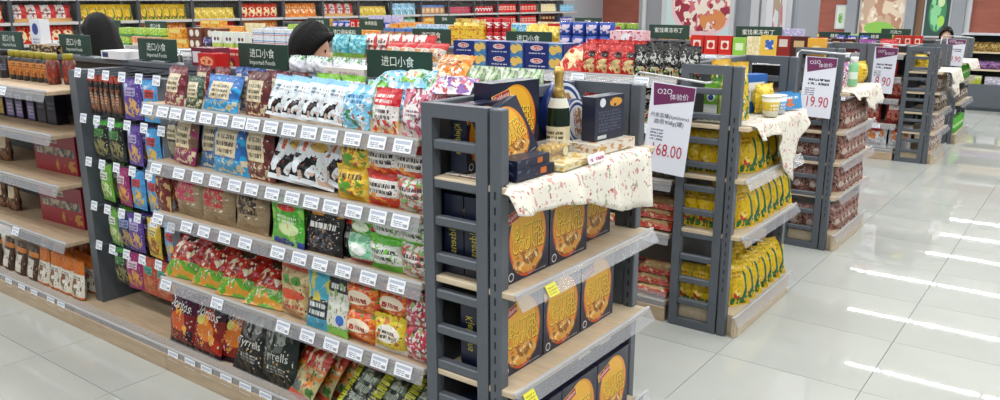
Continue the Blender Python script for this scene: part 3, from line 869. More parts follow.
row(W2, G, 1.035, [('cow_bag_green', -2.50, b(lean=18, roll=10, rz=22)), ('cow_bag_green', -2.38, b(lean=18, roll=12, rz=22)), ('cow_bag_green', -2.27, b(lean=18, roll=14, dy=.02)), ('yellow_noodle', -2.15), ('yellow_noodle', -2.14, b(dz=.105, dy=.01)), ('red_noodle', -1.99), ('red_noodle', -2.0, b(dz=.105, dy=.01)), ('greytext_noodle', -1.85), ('red_noodle', -1.86, b(dz=.105, dy=.01))], y=1.968, grow=1.12)
row('in back row of front second shelf', G, 1.035, [('cow_bag', -2.5, b(lean=2)), ('cow_bag', -2.35, b(lean=2)), ('yellow_noodle', -2.2, b(dz=.09)), ('redwhite_bag', -2.05, b()), ('redwhite_bag', -1.9, b())], y=2.2, grow=1.1)
row(W3, G, .795, [('green_pack', -2.53, b(lean=4, rz=-4)), ('green_pack', -2.505, b(lean=4, rz=-4, dy=.035)), ('green_pack', -2.48, b(lean=4, rz=-4, dy=.07)), ('green_pack', -2.455, b(lean=4, rz=-4, dy=.105)),
     ('black_berry', -2.325, b(lean=8)), ('red_black_bag', -2.20, b(lean=10, dy=.03)), ('mint_jelly', -2.12), ('green_jelly', -2.12, b(dz=.09, dy=.02)), ('green_noodle', -1.99), ('green_noodle', -1.98, b(dz=.105, dy=.01)), ('greytext_noodle', -1.845), ('green_noodle', -1.85, b(dz=.105, dy=.01))], y=1.968, grow=1.1)
row(W4, G, .475, [('tan_pack', -2.545, b(lean=5, rz=-3)), ('tan_pack', -2.52, b(lean=5, rz=-3, dy=.085)), ('teal_pack', -2.375, b(lean=6)), ('white_pack', -2.265, b(lean=6)), ('orange_noodle', -2.14), ('orange_noodle', -2.14, b(dz=.11, dy=.01)), ('yellow_pack', -1.985), ('orange_noodle', -1.99, b(dz=.115, dy=.03)), ('redflower_pack', -1.84), ('redflower_pack', -1.845, b(dz=.115, dy=.01))], y=1.968, grow=1.12)
row('in back row of front fourth shelf', G, .475, [('tan_pack', -2.5, b(dy=.0)), ('white_pack', -2.3), ('orange_noodle', -2.1, b(dz=.05)), ('yellow_pack', -1.9, b(dz=.05))], y=2.2, grow=1.1)
row(W5, G, .115, [('red_tan_row', -2.555 + .045 * i, b(lean=34, rz=-12, dy=.055 * i)) for i in range(5)] + [('yellow_black_row', -2.24 + .145 * i, b(lean=44, rz=-8, dy=.0 + .01 * i)) for i in range(3)] + [('red_tan_row', -1.84, b(lean=30, dy=.18))], y=1.968, grow=1.12)

# -- hook bay: small nut and dried fruit bags on pegs
def nut(key, desc, base, pic, lab='e8e4da', dims=(.138, .205, .04), top=None):
    bagk(key, desc, dims, base, [('v', .88, 1, top or base), ('n', ('e', .5, .3, .42, .24), 9, 7, .46, pic), ('r', .2, .8, .58, .78, lab), ('t', .26, .74, .61, .75, 2, '39404c'), ('e', .3, .82, .12, .05, 'c8d8e8')])
nut('purple_nut', 'purple cashew bag', '5a3f96', 'd9a860', 'b8a8d8')
nut('blue_nut', 'light blue nut bag with yellow nuts', '4d9cd6', 'e3b64c', 'c83a34')
nut('yellow_nut', 'yellow nut bag with brown almonds', 'd8b43a', '9a5424', 'e8d890')
nut('dark_nut', 'black and green pistachio bag', '1c221c', '7e7a48', '4a8a3a', top='3f9a36')
nut('green_nut', 'lime green dried fruit bag', '6aa63c', 'c8d49a', 'e8ede0')
nut('pink_nut', 'magenta nut bag', '9c2a6a', 'd89a3c', 'e8c8d8')
nut('orange_nut', 'red and teal nut bag', 'b84a30', 'c87848', '3fa088')
nut('navy_nut', 'navy blue nut bag', '1d2850', 'a8865a', '8090c0')
bagk('stick_bag', 'thin dark jerky stick bag', (.045, .2, .02), '1c1614', [('n', ('r', 0, 1, .1, .7), 3, 8, .5, '8a4a26'), ('v', .85, 1, 'a83a24'), ('t', .2, .8, .3, .6, 4, 'b8a890')], style='flat')
HB = [(0, [('stick_bag', 0), ('stick_bag', .05), ('stick_bag', .10), ('stick_bag', .15), ('stick_bag', .21), ('stick_bag', .26), ('purple_nut', .375), ('blue_nut', .545), ('blue_nut', .665)], 'on top peg row'),
      (1, [('dark_nut', .03), ('dark_nut', .18), ('purple_nut', .35), ('blue_nut', .52), ('blue_nut', .66)], 'on second peg row'),
      (2, [('green_nut', .03), ('pink_nut', .20), ('blue_nut', .34), ('blue_nut', .48), ('yellow_nut', .61)], 'on third peg row'),
      (3, [('green_nut', .06), ('navy_nut', .17), ('purple_nut', .27), ('yellow_nut', .44), ('blue_nut', .60)], 'on fourth peg row'),
      (4, [('dark_nut', .09), ('pink_nut', .22), ('orange_nut', .36), ('orange_nut', .49), ('yellow_nut', .62)], 'on lowest peg row')]
for lv, its, wh in HB:
    hgt = .205
    row(wh, 'bags hanging on pegs', HOOK_Z[lv] - hgt - .008, [(k, -4.21 + x) for k, x in its], y=2.105, jit=7)
    # a second bag deeper on the same peg shows behind some of them
    row('behind another ' + wh, 'bags hanging on pegs', HOOK_Z[lv] - hgt - .010, [(k, -4.205 + x) for k, x in its[::2]], y=2.17, jit=5)

# -- jar bay at the left
kind('pepper_jar', 'spice_jar', 'spice jar with orange label and yellow lid', 'jar', 'jar', (.062, .15, .062), art('pepper_jar', '2a2420', [('v', .2, .78, 'c8803a'), ('n', ('r', 0, 1, .2, .5), 20, 4, .5, '8a4a20'), ('t', .3, .7, .55, .75, 2, '3a2010')], .3), (), mat('yellow_lid', '9a8c26', .45))
kind('dark_jar', 'spice_jar', 'dark spice jar with black label', 'jar', 'jar', (.062, .15, .062), art('dark_jar', '1d1c20', [('v', .3, .7, '2c2a34'), ('t', .3, .7, .35, .65, 3, '8a8898')], .3), (), mat('dark_lid', '201f24', .4))
kind('red_jar', 'spice_jar', 'spice jar with red contents', 'jar', 'jar', (.062, .15, .062), art('red_jar', '5a201a', [('v', .3, .7, '7a2a20'), ('n', None, 16, 6, .58, 'a04a2a')], .3), (), mat('yellow_lid', '9a8c26', .45))
GJ = 'packs in the left bays of the front gondola'
row('on left top shelf', GJ, 1.29, [('dark_jar', -5.72 + .085 * i, b(dy=.02)) for i in range(5)] + [('pepper_jar', -5.25 + .088 * i, b(dy=.02)) for i in range(6)] + [('red_jar', -4.73, b(dy=.0)), ('red_jar', -4.65, b(dy=.05))], y=2.14, grow=1.12)
boxk('yellow_tea', 'dark tea box with yellow front panel', (.085, .17, .07), '221c26', [('r', .1, .9, .08, .62, 'd8c048'), ('n', ('r', .1, .9, .08, .62), 6, 8, .58, '8a6a20'), ('t', .15, .85, .68, .9, 2, 'c8b870')])
boxk('violet_tea', 'dark tea box with violet front panel', (.1, .17, .07), '241e30', [('r', .1, .9, .08, .62, '8a80c0'), ('t', .15, .85, .2, .55, 3, 'e0dcf0'), ('t', .15, .85, .68, .9, 2, 'b8b0d8')])
boxk('black_tea', 'plain dark tea box', (.1, .17, .07), '1e1c28', [('r', .1, .9, .08, .4, '3a3650'), ('t', .15, .85, .5, .8, 2, '6a6688')])
row('on left second shelf', GJ, 1.06, [('black_tea', -5.76), ('yellow_tea', -5.63, b()), ('yellow_tea', -5.53), ('yellow_tea', -5.42), ('violet_tea', -5.29), ('violet_tea', -5.17), ('violet_tea', -5.02), ('black_tea', -4.89), ('black_tea', -4.77)], y=2.15)
def giftbox(key, desc):
    boxk(key, desc, (.46, .235, .10), '96182c', [('r', .05, .95, .42, .62, '7e6a5a'), ('n', ('r', .05, .95, .42, .62), 16, 5, .5, 'b8a890'), ('n', ('r', .05, .95, .42, .62), 12, 5, .58, '34404e'), ('n', ('r', .5, .97, .06, .34), 12, 6, .56, 'b8863a'), ('r', .34, .58, .72, .86, 'c8b8a0'), ('t', .35, .57, .74, .84, 1, '5a2a24')])
giftbox('gift_box', 'large crimson biscuit gift box')
row('on left third shelf', GJ, .785, [('gift_box', -4.77, b(rz=2, dy=.04))], y=2.1)
row('on left fourth shelf', GJ, .47, [('gift_box', -4.78, b(rz=3, dy=.04))], y=2.1)
bagk('spice_pouch', 'brown coffee pouch', (.14, .2, .07), '5a3a26', [('n', None, 6, 6, .56, '8a5a34'), ('r', .2, .8, .4, .75, 'd8c8a8'), ('v', .85, 1, '3a2418')], style='pouch')
row('on left third shelf', GJ, .785, [('spice_pouch', -5.40), ('spice_pouch', -5.58)], y=2.1)
row('on left fourth shelf', GJ, .47, [('spice_pouch', -5.38), ('spice_pouch', -5.55)], y=2.1)
bagk('orange_pouch', 'white pouch with orange top', (.13, .215, .06), 'e4dfd2', [('v', .66, 1, 'd8741c'), ('n', ('e', .5, .35, .42, .28), 6, 5, .54, '8a5a3c'), ('n', ('e', .5, .3, .3, .2), 8, 8, .6, '5a7a3a'), ('t', .2, .8, .5, .62, 2, '5a3a20'), ('v', .0, .06, 'd8741c')], style='pouch')
bagk('brown_pouch', 'brown pouch with white front and orange tip', (.14, .2, .06), '4a3424', [('r', .1, .75, .08, .62, 'dcd6c8'), ('v', .7, .84, 'd8802a'), ('n', ('e', .4, .35, .3, .2), 6, 6, .56, '7a5a80')], style='pouch')
row('on left base deck', GJ, .115, [('brown_pouch', -5.50, b(lean=6)), ('brown_pouch', -5.33, b(lean=8)), ('brown_pouch', -5.16, b(lean=6)), ('brown_pouch', -5.0, b(lean=6)), ('orange_pouch', -4.86, b(lean=6)), ('orange_pouch', -4.72, b(lean=6)), ('orange_pouch', -4.59, b(lean=6)), ('orange_pouch', -4.46, b(lean=6))], y=2.0)
row('in back row of left base deck', GJ, .115, [('orange_pouch', -4.88 + .125 * i, b(lean=3)) for i in range(4)] , y=2.1)
row('in last row of left base deck', GJ, .115, [('orange_pouch', -4.9 + .125 * i, b(lean=3)) for i in range(4)] + [('brown_pouch', -5.1, b(lean=3)), ('brown_pouch', -5.26, b(lean=3))], y=2.2)

# -- things standing on the far side of the front gondola's top
boxk('red_carton', 'bright red biscuit carton', (.19, .13, .1), 'b01a24', [('e', .5, .45, .14, .2, '6a1018'), ('n', ('e', .5, .45, .12, .17), 6, 6, .5, 'c8a24a'), ('t', .2, .8, .75, .9, 1, 'd8b8a0')])
boxk('maroon_carton', 'maroon and white biscuit carton', (.17, .09, .1), '6a1c34', [('r', .05, .45, .2, .8, 'd8d0d0'), ('t', .5, .95, .3, .7, 2, 'c8a0a8')])
boxk('small_red_carton', 'small red noodle carton', (.13, .07, .08), 'c0201c', [('n', ('e', .5, .45, .4, .35), 6, 5, .5, 'e8a070')])
kind('white_tub', 'food_tub', 'white food tub with grey lid', 'tub', 'cup', (.13, .075, .13), art('white_tub', 'd8d6d4', [('t', .3, .7, .2, .7, 2, '8a8888')], .4), (), mat('pale_lid', 'c8c8cc', .4))
bagk('white_roll', 'white wrapped roll pack', (.1, .09, .08), 'e4e4ea', [('n', None, 4, 4, .55, 'd2d4de'), ('n', ('r', 0, 1, .7, 1), 6, 6, .55, '5aa05a')])
bagk('pale_green_roll', 'pale green wrapped roll in clear film', (.075, .18, .08), 'c8d8b8', [('n', None, 5, 5, .54, 'e8efe4'), ('n', None, 7, 7, .6, '7aa868')])
boxk('open_tray', 'low white display tray with dark print', (.24, .045, .14), 'dcdce0', [('r', .05, .3, .2, .8, '2a3a6a')])
boxk('beige_lid_box', 'flat pale pink lidded box', (.26, .035, .16), 'd8cfca', [('t', .1, .9, .2, .8, 1, 'b09a98')])
GT = 'packs on top of the front gondola'
row('behind the third green sign', GT, 1.36, [('red_carton', -4.0), ('red_carton', -3.82), ('red_carton', -3.62)], y=2.7)
row('on the front gondola top', GT, 1.43, [('open_tray', -4.42, b()), ('white_tub', -3.75), ('maroon_carton', -3.58), ('small_red_carton', -3.47, b(dy=-.05))], y=2.36)
row('beside the short black hair', GT, 1.415, [('white_roll', -2.95 + .088 * i, b(dy=.02 * (i % 2))) for i in range(4)], y=2.4)
row('in back row beside the short black hair', GT, 1.40, [('white_roll', -2.98 + .088 * i, b()) for i in range(4)], y=2.52)
row('right of the white rolls', GT, 1.43, [('beige_lid_box', -2.62), ('beige_lid_box', -2.42, b(dy=.1))], y=2.4)
row('on the cookie display end of top', GT, 1.30, [('pale_green_roll', -2.12 + .078 * i, b(dz=0)) for i in range(5)], y=2.56)
row('in back row at the cookie display', GT, 1.30, [('pale_green_roll', -2.14 + .078 * i, b(dz=0)) for i in range(5)], y=2.66)
# left end clutter: upright leaflet box, dark trays
boxk('leaflet_box', 'white upright box with blue heart print', (.13, .2, .06), 'dcdfe8', [('e', .5, .7, .3, .18, '2f3f8a'), ('t', .15, .85, .15, .45, 3, '8a90a8')])
boxk('dark_tray', 'dark tray of small golden packs', (.36, .05, .16), '241c1c', [('n', None, 14, 3, .55, 'c8a878')])
row('beside the far left green sign', GT, 1.43, [('leaflet_box', -5.48, b()), ('dark_tray', -5.28, b(dy=-.06))], y=2.44)

# ------------------------------------------------------------------ cookie display (front end unit)
COOK = [('e', .5, .49, .43, .47, 'c8481a'), ('e', .5, .52, .41, .44, 'e0921c'), ('e', .46, .66, .34, .28, 'eaae2c'), ('n', ('e', .5, .2, .34, .14), 7, 7, .42, 'd8a050'), ('n', ('e', .5, .2, .34, .14), 8, 8, .53, '8e5a20'), ('n', ('e', .5, .2, .3, .12), 11, 10, .6, 'f0cf8c'), ('e', .12, .08, .06, .055, 'd8d8dc'), ('e', .12, .08, .045, .04, '1b1f33'), ('t', .5, .92, .03, .05, 1, 'b8b8c0')]
def cookie_parts(K):
    w, h, t = K['dims']
    P = [('carton', MB().box(-w / 2, w / 2, 0, t, 0, h).mesh('carton', K['mat']))]
    fn = lambda x, z: (x, -.0007, z)
    logo = MB()
    lx, lz, lw, lh = -w * .30, h * .82, w * .34, h * .11
    ca, sa = math.cos(R(14)), math.sin(R(14))
    q = [(-.5, -.5), (.5, -.5), (.5, .5), (-.5, .5)]
    for f_, yy, mi in ((1.14, -.0005, 1), (1.0, -.0009, 0)):
        logo.face([(lx + lw * f_ * a * ca - lh * f_ * c * sa, yy, lz + lw * f_ * a * sa + lh * f_ * c * ca) for a, c in q], mi=mi)
    P.append(('logo', logo.mesh('logo', INK('b01c24'), INK('e8c860'))))
    P.append(('lettering', text_mesh('Kjeldsens', lambda x, z: (x, -.0014, z), lx, lz, lw * .9, INK('f4efe8'), R(14), 1.2)))
    for s, zz, ww in (('BUTTER', .60, .62), ('COOKIES', .43, .74)):
        P.append(('lettering', text_mesh(s, lambda x, z: (x, -.0009, z), .008, h * zz - .004, w * ww * 1.02, INK('8a4a10'), 0, 1.55)))
        P.append(('lettering', text_mesh(s, lambda x, z: (x, -.0014, z), .004, h * zz, w * ww, INK('f2d24a'), 0, 1.5)))
    P.append(('lettering', text_mesh('Kjeldsens', lambda x, z: (-w / 2 - .0008, t / 2 + z, h * .5 - x), 0, 0, h * .45, INK('c8b83c'), 0, 1.3)))
    return P, fn
kind('cookie_box', 'cookie_box', 'navy butter cookie box with orange oval', 'cookie box', cookie_parts, (.25, .275, .082), art('cookie', '141a33', COOK, .3))
GC = 'butter cookie boxes on the front end display'
for wh, z, xf, its in (('on display middle shelf', .85, -1.455, [(2.115, 0), (2.372, 0), (2.63, .045)]),
                       ('on display lower shelf', .51, -1.475, [(2.115, 0), (2.372, .0), (2.63, .0)]),
                       ('on display base', .115, -1.40, [(2.13, 0), (2.386, 0), (2.642, 0)])):
    row(wh, GC, z, [('cookie_box', p, b(dy=d, rz=0)) for p, d in its], y=xf, left=(0, 1))
    row('in second row ' + wh, GC, z, [('cookie_box', 2.115, b(rz=0))], y=xf - .087, left=(0, 1))
    if z < .2 or z > .6:
        row('in third row ' + wh, GC, z, [('cookie_box', 2.115, b(rz=0))], y=xf - .174, left=(0, 1))

# tablecloths over the display platforms
M_CLOTH = bpy.data.materials.new('floral_cloth')
def cloth_material():
    m = M_CLOTH
    m.use_nodes = True
    nt = m.node_tree
    N, L = nt.nodes, nt.links
    bs = N['Principled BSDF']
    bs.inputs['Roughness'].default_value = .85
    tc = N.new('ShaderNodeTexCoord')
    cur = lin('e2dccf')
    for sc, thr, c, off in ((27, .685, 'cf9e98', 0), (34, .705, 'a2aa8c', 5), (60, .70, 'b05a56', 9)):
        mp = N.new('ShaderNodeMapping')
        mp.inputs['Location'].default_value = (off, off, off)
        nz = N.new('ShaderNodeTexNoise')
        nz.inputs['Scale'].default_value = sc
        nz.inputs['Detail'].default_value = 2
        g = N.new('ShaderNodeMath'); g.operation = 'GREATER_THAN'; g.inputs[1].default_value = thr - .05
        mx = N.new('ShaderNodeMix'); mx.data_type = 'RGBA'
        L.new(tc.outputs['Object'], mp.inputs[0]); L.new(mp.outputs[0], nz.inputs['Vector']); L.new(nz.outputs['Fac'], g.inputs[0]); L.new(g.outputs[0], mx.inputs[0])
        if isinstance(cur, tuple):
            mx.inputs[6].default_value = cur
        else:
            L.new(cur, mx.inputs[6])
        mx.inputs[7].default_value = lin(c)
        cur = mx.outputs[2]
    L.new(cur, bs.inputs['Base Color'])
cloth_material()

def tablecloth(label, y0, y1, z, drop, back=-1.70, front=-1.376, near=0.0):
    """drop(t): overhang length along the front edge"""
    fd = front - back
    def fn(u, v):
        Y = y0 + (y1 - y0) * u - near * (1 - u) ** 4 * max(0, min(1, (v - .42) / .05))
        d = drop(u)
        s = v * (fd + d)
        if v <= .5:
            xx = back + fd * v * 2
            zz = z + .006 + .0015 * math.sin(14 * u + 9 * v)
        else:
            k = (v - .5) * 2
            xx = front + .012 + .028 * k + .016 * k * math.sin(u * 21 + 1) + .008 * k * math.sin(u * 43)
            zz = z + .006 - d * k ** 1.15
        return (xx + 1.5, Y - (y0 + y1) / 2, zz)
    me = MB().grid(fn, 48, 16).mesh('tablecloth', M_CLOTH)
    o = add('tablecloth', me, None, (-1.5, (y0 + y1) / 2, 0))
    md = o.modifiers.new('thickness', 'SOLIDIFY')
    md.thickness = .003
    md.offset = 1
    tag(o, label, 'tablecloth', 'floral cloths on the display units')
    return o
tablecloth('cream floral cloth hanging over the cookie display', 1.985, 2.81, 1.19, lambda u: .05 + .185 * u + .014 * math.sin(10 * u + 1), near=.11)
tablecloth('cream floral cloth in a point over yellow noodle display', 3.99, 4.82, 1.13, lambda u: .07 + .30 * max(0, 1 - abs(u - .62) / .3))
tablecloth('cream floral cloth over the brown packet display', 5.89, 6.7, 1.13, lambda u: .05 + .16 * max(0, 1 - abs(u - .7) / .35))
tablecloth('cream floral cloth hanging on fourth display unit', 9.82, 10.55, 1.0, lambda u: .1 + .22 * max(0, 1 - abs(u - .5) / .5), front=-1.33)
tablecloth('pale cloth over the farthest display unit', 11.45, 12.35, 1.0, lambda u: .08 + .05 * u)

# goods on the cookie display platform
TZ = 1.20
put('cookie_box', -1.635, 2.295, TZ, 'navy cookie box with orange oval standing left of champagne bottle', GC, rz=84)
put('cookie_box', -1.49, 2.135, TZ, 'tilted cookie box leaning against a bigger one on cloth', GC, rz=82, lean=14, roll=-20, scale=.70)
put('cookie_box', -1.62, 2.10, TZ, 'small navy cookie box seen through top of first ladder', GC, rz=90, scale=.8)
boxk('flat_cookie', 'flat navy cookie box with orange picture', (.2, .032, .1), '171d36', [('r', .62, .78, .2, .8, 'c8681c'), ('n', None, 6, 3, .66, '5a6080')])
put('flat_cookie', -1.415, 2.10, TZ, 'flat navy cookie box lying at near corner of cloth', 'cookie goods on the cloth', rz=88)
put('flat_cookie', -1.425, 2.10, TZ + .032, 'orange topped flat cookie box lying on another flat box', 'cookie goods on the cloth', rz=92, scale=.96)

bt = thing('champagne_bottle', 'dark green champagne bottle with gold foil neck on cloth', 'bottle', (-1.58, 2.485, TZ))
add('body', MB().lathe([(.036, 0), (.042, .004), (.043, .02), (.043, .135), (.038, .175), (.024, .215), (.017, .235), (.0155, .25)], 20).mesh('body', mat('bottle_glass', '14261a', .08, spec=.7)), bt)
add('foil', MB().lathe([(.0275, .21), (.019, .236), (.0165, .25), (.0165, .285), (.019, .288), (.019, .298), (.0165, .312), (.012, .318)], 18).mesh('foil', mat('gold_foil', 'c8a860', .32, .75, bump=(120, .3))), bt)
add('front_label', MB().lathe([(.0436, .035), (.0436, .105)], 20, caps=False).mesh('front_label', art('bottle_label', 'cfc49c', [('r', .3, .7, 0, 1, 'd8cfae'), ('t', .34, .66, .4, .9, 3, '5a5030')], .5)), bt)
add('neck_label', MB().lathe([(.0395, .172), (.029, .206)], 20, caps=False).mesh('neck_label', mat('neck_label', 'd8d4c4', .5)), bt)

kind('blue_tin', 'cookie_tin', 'round blue cookie tin with white face', 'tin', 'tin', (.235, .235, .055), art('blue_tin', '1d2f6a', [('e', 7.5, .5, .47, .47, 'd8dce0'), ('e', 7.5, .5, .42, .42, '27407e'), ('e', 7.5, .5, .36, .36, 'd9d9d6'), ('n', ('e', 7.5, .44, .3, .2), 9, 9, .55, 'a87840'), ('t', 7.2, 7.8, .55, .7, 2, '9a2a3a')], .3))
put('blue_tin', -1.675, 2.71, TZ, 'larger round blue cookie tin standing behind bottle', 'cookie goods on the cloth', rz=86, lean=6)
put('blue_tin', -1.585, 2.655, TZ, 'smaller round blue cookie tin with white face', 'cookie goods on the cloth', rz=92, lean=8, scale=.76)
boxk('pale_flat', 'flat white cookie box with brown picture', (.27, .036, .14), 'd9d2c4', [('n', None, 8, 3, .58, 'b8824a'), ('r', .05, .2, .2, .8, 'c8a04a')])
put('pale_flat', -1.43, 2.66, TZ, 'flat white cookie box under the upright dark box', 'cookie goods on the cloth', rz=88)
boxk('dark_upright', 'navy box', (.195, .165, .06), '23263a', [('n', ('e', .7, .84, .22, .1), 7, 7, .42, 'd89a3a'), ('e', .25, .86, .1, .1, 'd8d8dc'), ('t', .1, .9, .2, .7, 7, '4e5268'), ('r', .48, .5, 0, 1, '171a2c'), ('r', .1, .4, .04, .12, 'c8c8cc')])
put('dark_upright', -1.475, 2.68, TZ + .0365, 'dark navy biscuit box standing on flat white box', 'cookie goods on the cloth', rz=86)
boxk('cream_flat', 'flat cream biscuit box', (.24, .02, .1), 'd8cfae', [('n', None, 8, 3, .55, 'c8a038')])
put('cream_flat', -1.39, 2.33, TZ, 'flat yellow and cream biscuit box at front of cloth', 'cookie goods on the cloth', rz=94)
boxk('word_card', 'white card', (.12, .032, .004), 'ece9ee', [('t', .06, .94, .2, .8, 1, 'b02a58')])
put('word_card', -1.372, 2.42, TZ, 'small white card with red lettering at cloth edge', 'cookie goods on the cloth', rz=92, lean=20)
# gold chocolates in a clear box
cb = thing('chocolate_box', 'clear box of gold wrapped round chocolates on cloth', 'chocolate box', (-1.50, 2.31, TZ))
gold = MB().lathe([(.002, 0), (.010, .002), (.0155, .009), (.0165, .016), (.0145, .024), (.008, .030), (.002, .032)], 12).mesh('chocolate', mat('gold_wrap', 'c8a24a', .3, .7, bump=(200, .5)))
for i in range(4):
    for j in range(2):
        for k in range(2):
            add('chocolate', gold, cb, (.02 - .036 * j, -.055 + .036 * i, .003 + .034 * k))
add('clear_case', MB().box(-.042, .042, -.078, .078, 0, .075).mesh('clear_case', mat('clear_case', 'eeeade', .1, alpha=.18)), cb)
add('seal', MB().lathe([(.016, 0), (.016, .001)], 14).mesh('seal', mat('seal_cream', 'd8cfae', .4)), cb, (.043, .03, .045), (0, R(90), 0))

# ------------------------------------------------------------------ second to farthest end displays
bagk('yellow_fryup', 'yellow noodle bag with green leaf print', (.155, .255, .05), 'd6ae10', [('n', None, 3, 3, .57, 'e0c230'), ('e', .66, .46, .24, .34, '1f5f3a'), ('e', .52, .50, .24, .33, 'd9b416'), ('n', ('r', .05, .95, .03, .2), 5, 4, .46, '2a6a34'), ('e', .34, .26, .16, .09, 'c0341c'), ('n', ('e', .34, .26, .2, .12), 6, 6, .55, 'e6d060'), ('t', .15, .6, .66, .84, 2, '9a6410'), ('v', .95, 1, 'c2a018')], rough=.22)
GY = 'yellow noodle bags on the second end display'
for wh, z in (('on second display middle shelf', .86), ('on second display lower shelf', .56), ('on second display base', .115)):
    row(wh, GY, z, [('yellow_fryup', 4.14 + .105 * i, b(lean=12 + 2 * (i % 3), rz=-28 + random.uniform(-5, 5))) for i in range(7)], y=-1.42, left=(0, 1), grow=.92)
    row('in back row ' + wh, GY, z, [('yellow_fryup', 4.20 + .13 * i, b(lean=6, rz=-30)) for i in range(4)], y=-1.57, left=(0, 1), grow=.9)
for wh, z in (('on second display middle shelf', .86), ('on second display lower shelf', .56), ('on second display base', .115)):
    row('behind the ladder ' + wh, GY, z, [('yellow_fryup', -1.69, b(lean=6, rz=12)), ('yellow_fryup', -1.60, b(lean=8, rz=12)), ('yellow_fryup', -1.52, b(lean=8, rz=12))], y=3.995, grow=.88)
# on its platform
bagk('tall_yellow', 'tall yellow snack bag with green dots', (.15, .3, .06), 'e0bc2e', [('n', None, 6, 8, .57, '3f7a3c'), ('n', None, 5, 7, .6, 'e8dcc0'), ('v', .9, 1, 'd0a020')])
boxk('blue_label_box', 'blue and white snack box', (.17, .13, .05), '2a62b0', [('r', .08, .92, .3, .8, 'e0e4ea'), ('t', .15, .85, .4, .7, 1, '1a4a9a')])
kind('yellow_tub', 'food_tub', 'white tub with yellow noodles picture', 'tub', 'cup', (.12, .13, .12), art('yellow_tub', 'dfdcc8', [('v', .3, .75, 'd8b83a'), ('t', .3, .7, .35, .7, 2, 'f0ece0')], .4), (), mat('white_lid', 'e6e6e4', .4))
kind('blue_tub', 'food_tub', 'white and blue noodle tub', 'tub', 'cup', (.11, .12, .11), art('blue_tub', 'd8dee4', [('v', .25, .7, '6aa0d0'), ('t', .3, .7, .3, .65, 2, 'f0f0f0')], .4), (), mat('white_lid', 'e6e6e4', .4))
bagk('yellow_pudding', 'round yellow snack bag', (.15, .16, .09), 'd8b41c', [('n', None, 4, 4, .58, 'e8cf50'), ('t', .2, .8, .4, .7, 2, 'a87a10')])
boxk('blue_flat', 'light blue seafood packet', (.2, .09, .03), '3f8ec8', [('n', ('e', .4, .4, .3, .3), 6, 5, .48, 'd8743a'), ('t', .1, .9, .65, .9, 1, 'e0e8f0')])
boxk('green_milk', 'green and white milk carton', (.07, .19, .07), '74b43a', [('r', 0, 1, 0, .4, 'e4e8e0'), ('e', .5, .6, .3, .12, 'e8ece4'), ('e', .5, .6, .2, .08, '2a4f90')])
boxk('olive_carton', 'olive green drink carton', (.07, .18, .07), 'a0a83c', [('r', .1, .9, .3, .7, 'c8cc7a')])
kind('white_bowl', 'bowl', 'white bowl', 'bowl', lambda K: ([('bowl', MB().lathe([(.04, 0), (.07, .02), (.095, .06), (.09, .06), (.06, .022), (.01, .012)], 20, caps=False).mesh('bowl', K['mat']))], None), (.19, .06, .19), mat('white_china', 'e6e4df', .25))
GP = 'goods on the second end display'
P2 = 1.14
put('green_milk', -1.64, 4.06, P2, 'green and white milk carton seen through second ladder', GP, rz=10)
put('olive_carton', -1.565, 4.07, P2, 'olive drink carton seen through second ladder', GP, rz=0)
put('tall_yellow', -1.47, 4.10, P2, 'tall yellow snack bag standing at second display corner', GP, rz=60, lean=6, sx=.75)
put('tall_yellow', -1.62, 4.22, P2, 'tall yellow snack bag behind a similar one at second display', GP, rz=70, lean=4)
put('blue_label_box', -1.56, 4.42, P2, 'blue and white snack box on second display cloth', GP, rz=70, scale=1.6)
put('yellow_pudding', -1.46, 4.46, P2, 'round yellow snack bag in front of blue box', GP, rz=72)
put('yellow_tub', -1.37, 4.36, P2, 'white and yellow noodle tub on second display cloth', GP, rz=90, scale=.85)
put('blue_tub', -1.38, 4.5, P2, 'white and blue noodle tub on second display cloth', GP, rz=90, scale=.85)
put('blue_flat', -1.40, 4.66, P2, 'light blue packet at right end of second display cloth', GP, rz=72, lean=12)
put('blue_flat', -1.46, 4.74, P2, 'light blue packet behind another on second display cloth', GP, rz=72, lean=8)

bagk('brown_packet', 'brown dried meat packet', (.13, .2, .05), '7c5048', [('n', None, 6, 7, .53, 'a67a70'), ('n', None, 8, 8, .6, '4a2424'), ('e', .5, .3, .2, .12, 'c8b4a8'), ('v', .9, 1, '8a6a62')], rough=.22)
GB = 'brown packets on the third end display'
for wh, z in (('on third display upper shelf', .86), ('on third display middle shelf', .64), ('on third display lower shelf', .40), ('on third display base', .115)):
    row(wh, GB, z, [('brown_packet', 6.03 + .10 * i, b(lean=6, rz=-30 + random.uniform(-4, 4), scale=.95)) for i in range(6)], y=-1.41, left=(0, 1))
    row('behind the ladder ' + wh, GB, z, [('brown_packet', -1.69, b(lean=4)), ('brown_packet', -1.575, b(lean=4))], y=5.885)
kind('green_bottle', 'drink_bottle', 'green plastic bottle', 'bottle', 'jar', (.07, .22, .07), art('green_bottle', '86c494', [('v', .3, .6, 'd8e8d8')], .25), (), mat('white_lid', 'e6e6e4', .4))
GD = 'goods on the third end display'
put('green_bottle', -1.47, 6.25, P2, 'pale green bottle on third display cloth', GD, scale=.95)
put('yellow_pudding', -1.55, 6.0, P2, 'round yellow snack bag on third display platform', GD, rz=70)
put('pinkwhite_bag', -1.48, 6.1, P2, 'white and red snack bag on third display platform', GD, rz=70, lean=10)
put('purple_bag', -1.5, 6.45, P2, 'white and purple snack bag on third display platform', GD, rz=80, lean=10)
put('yellow_pudding', -1.45, 6.6, P2, 'round yellow snack bag at far end of third platform', GD, rz=80)
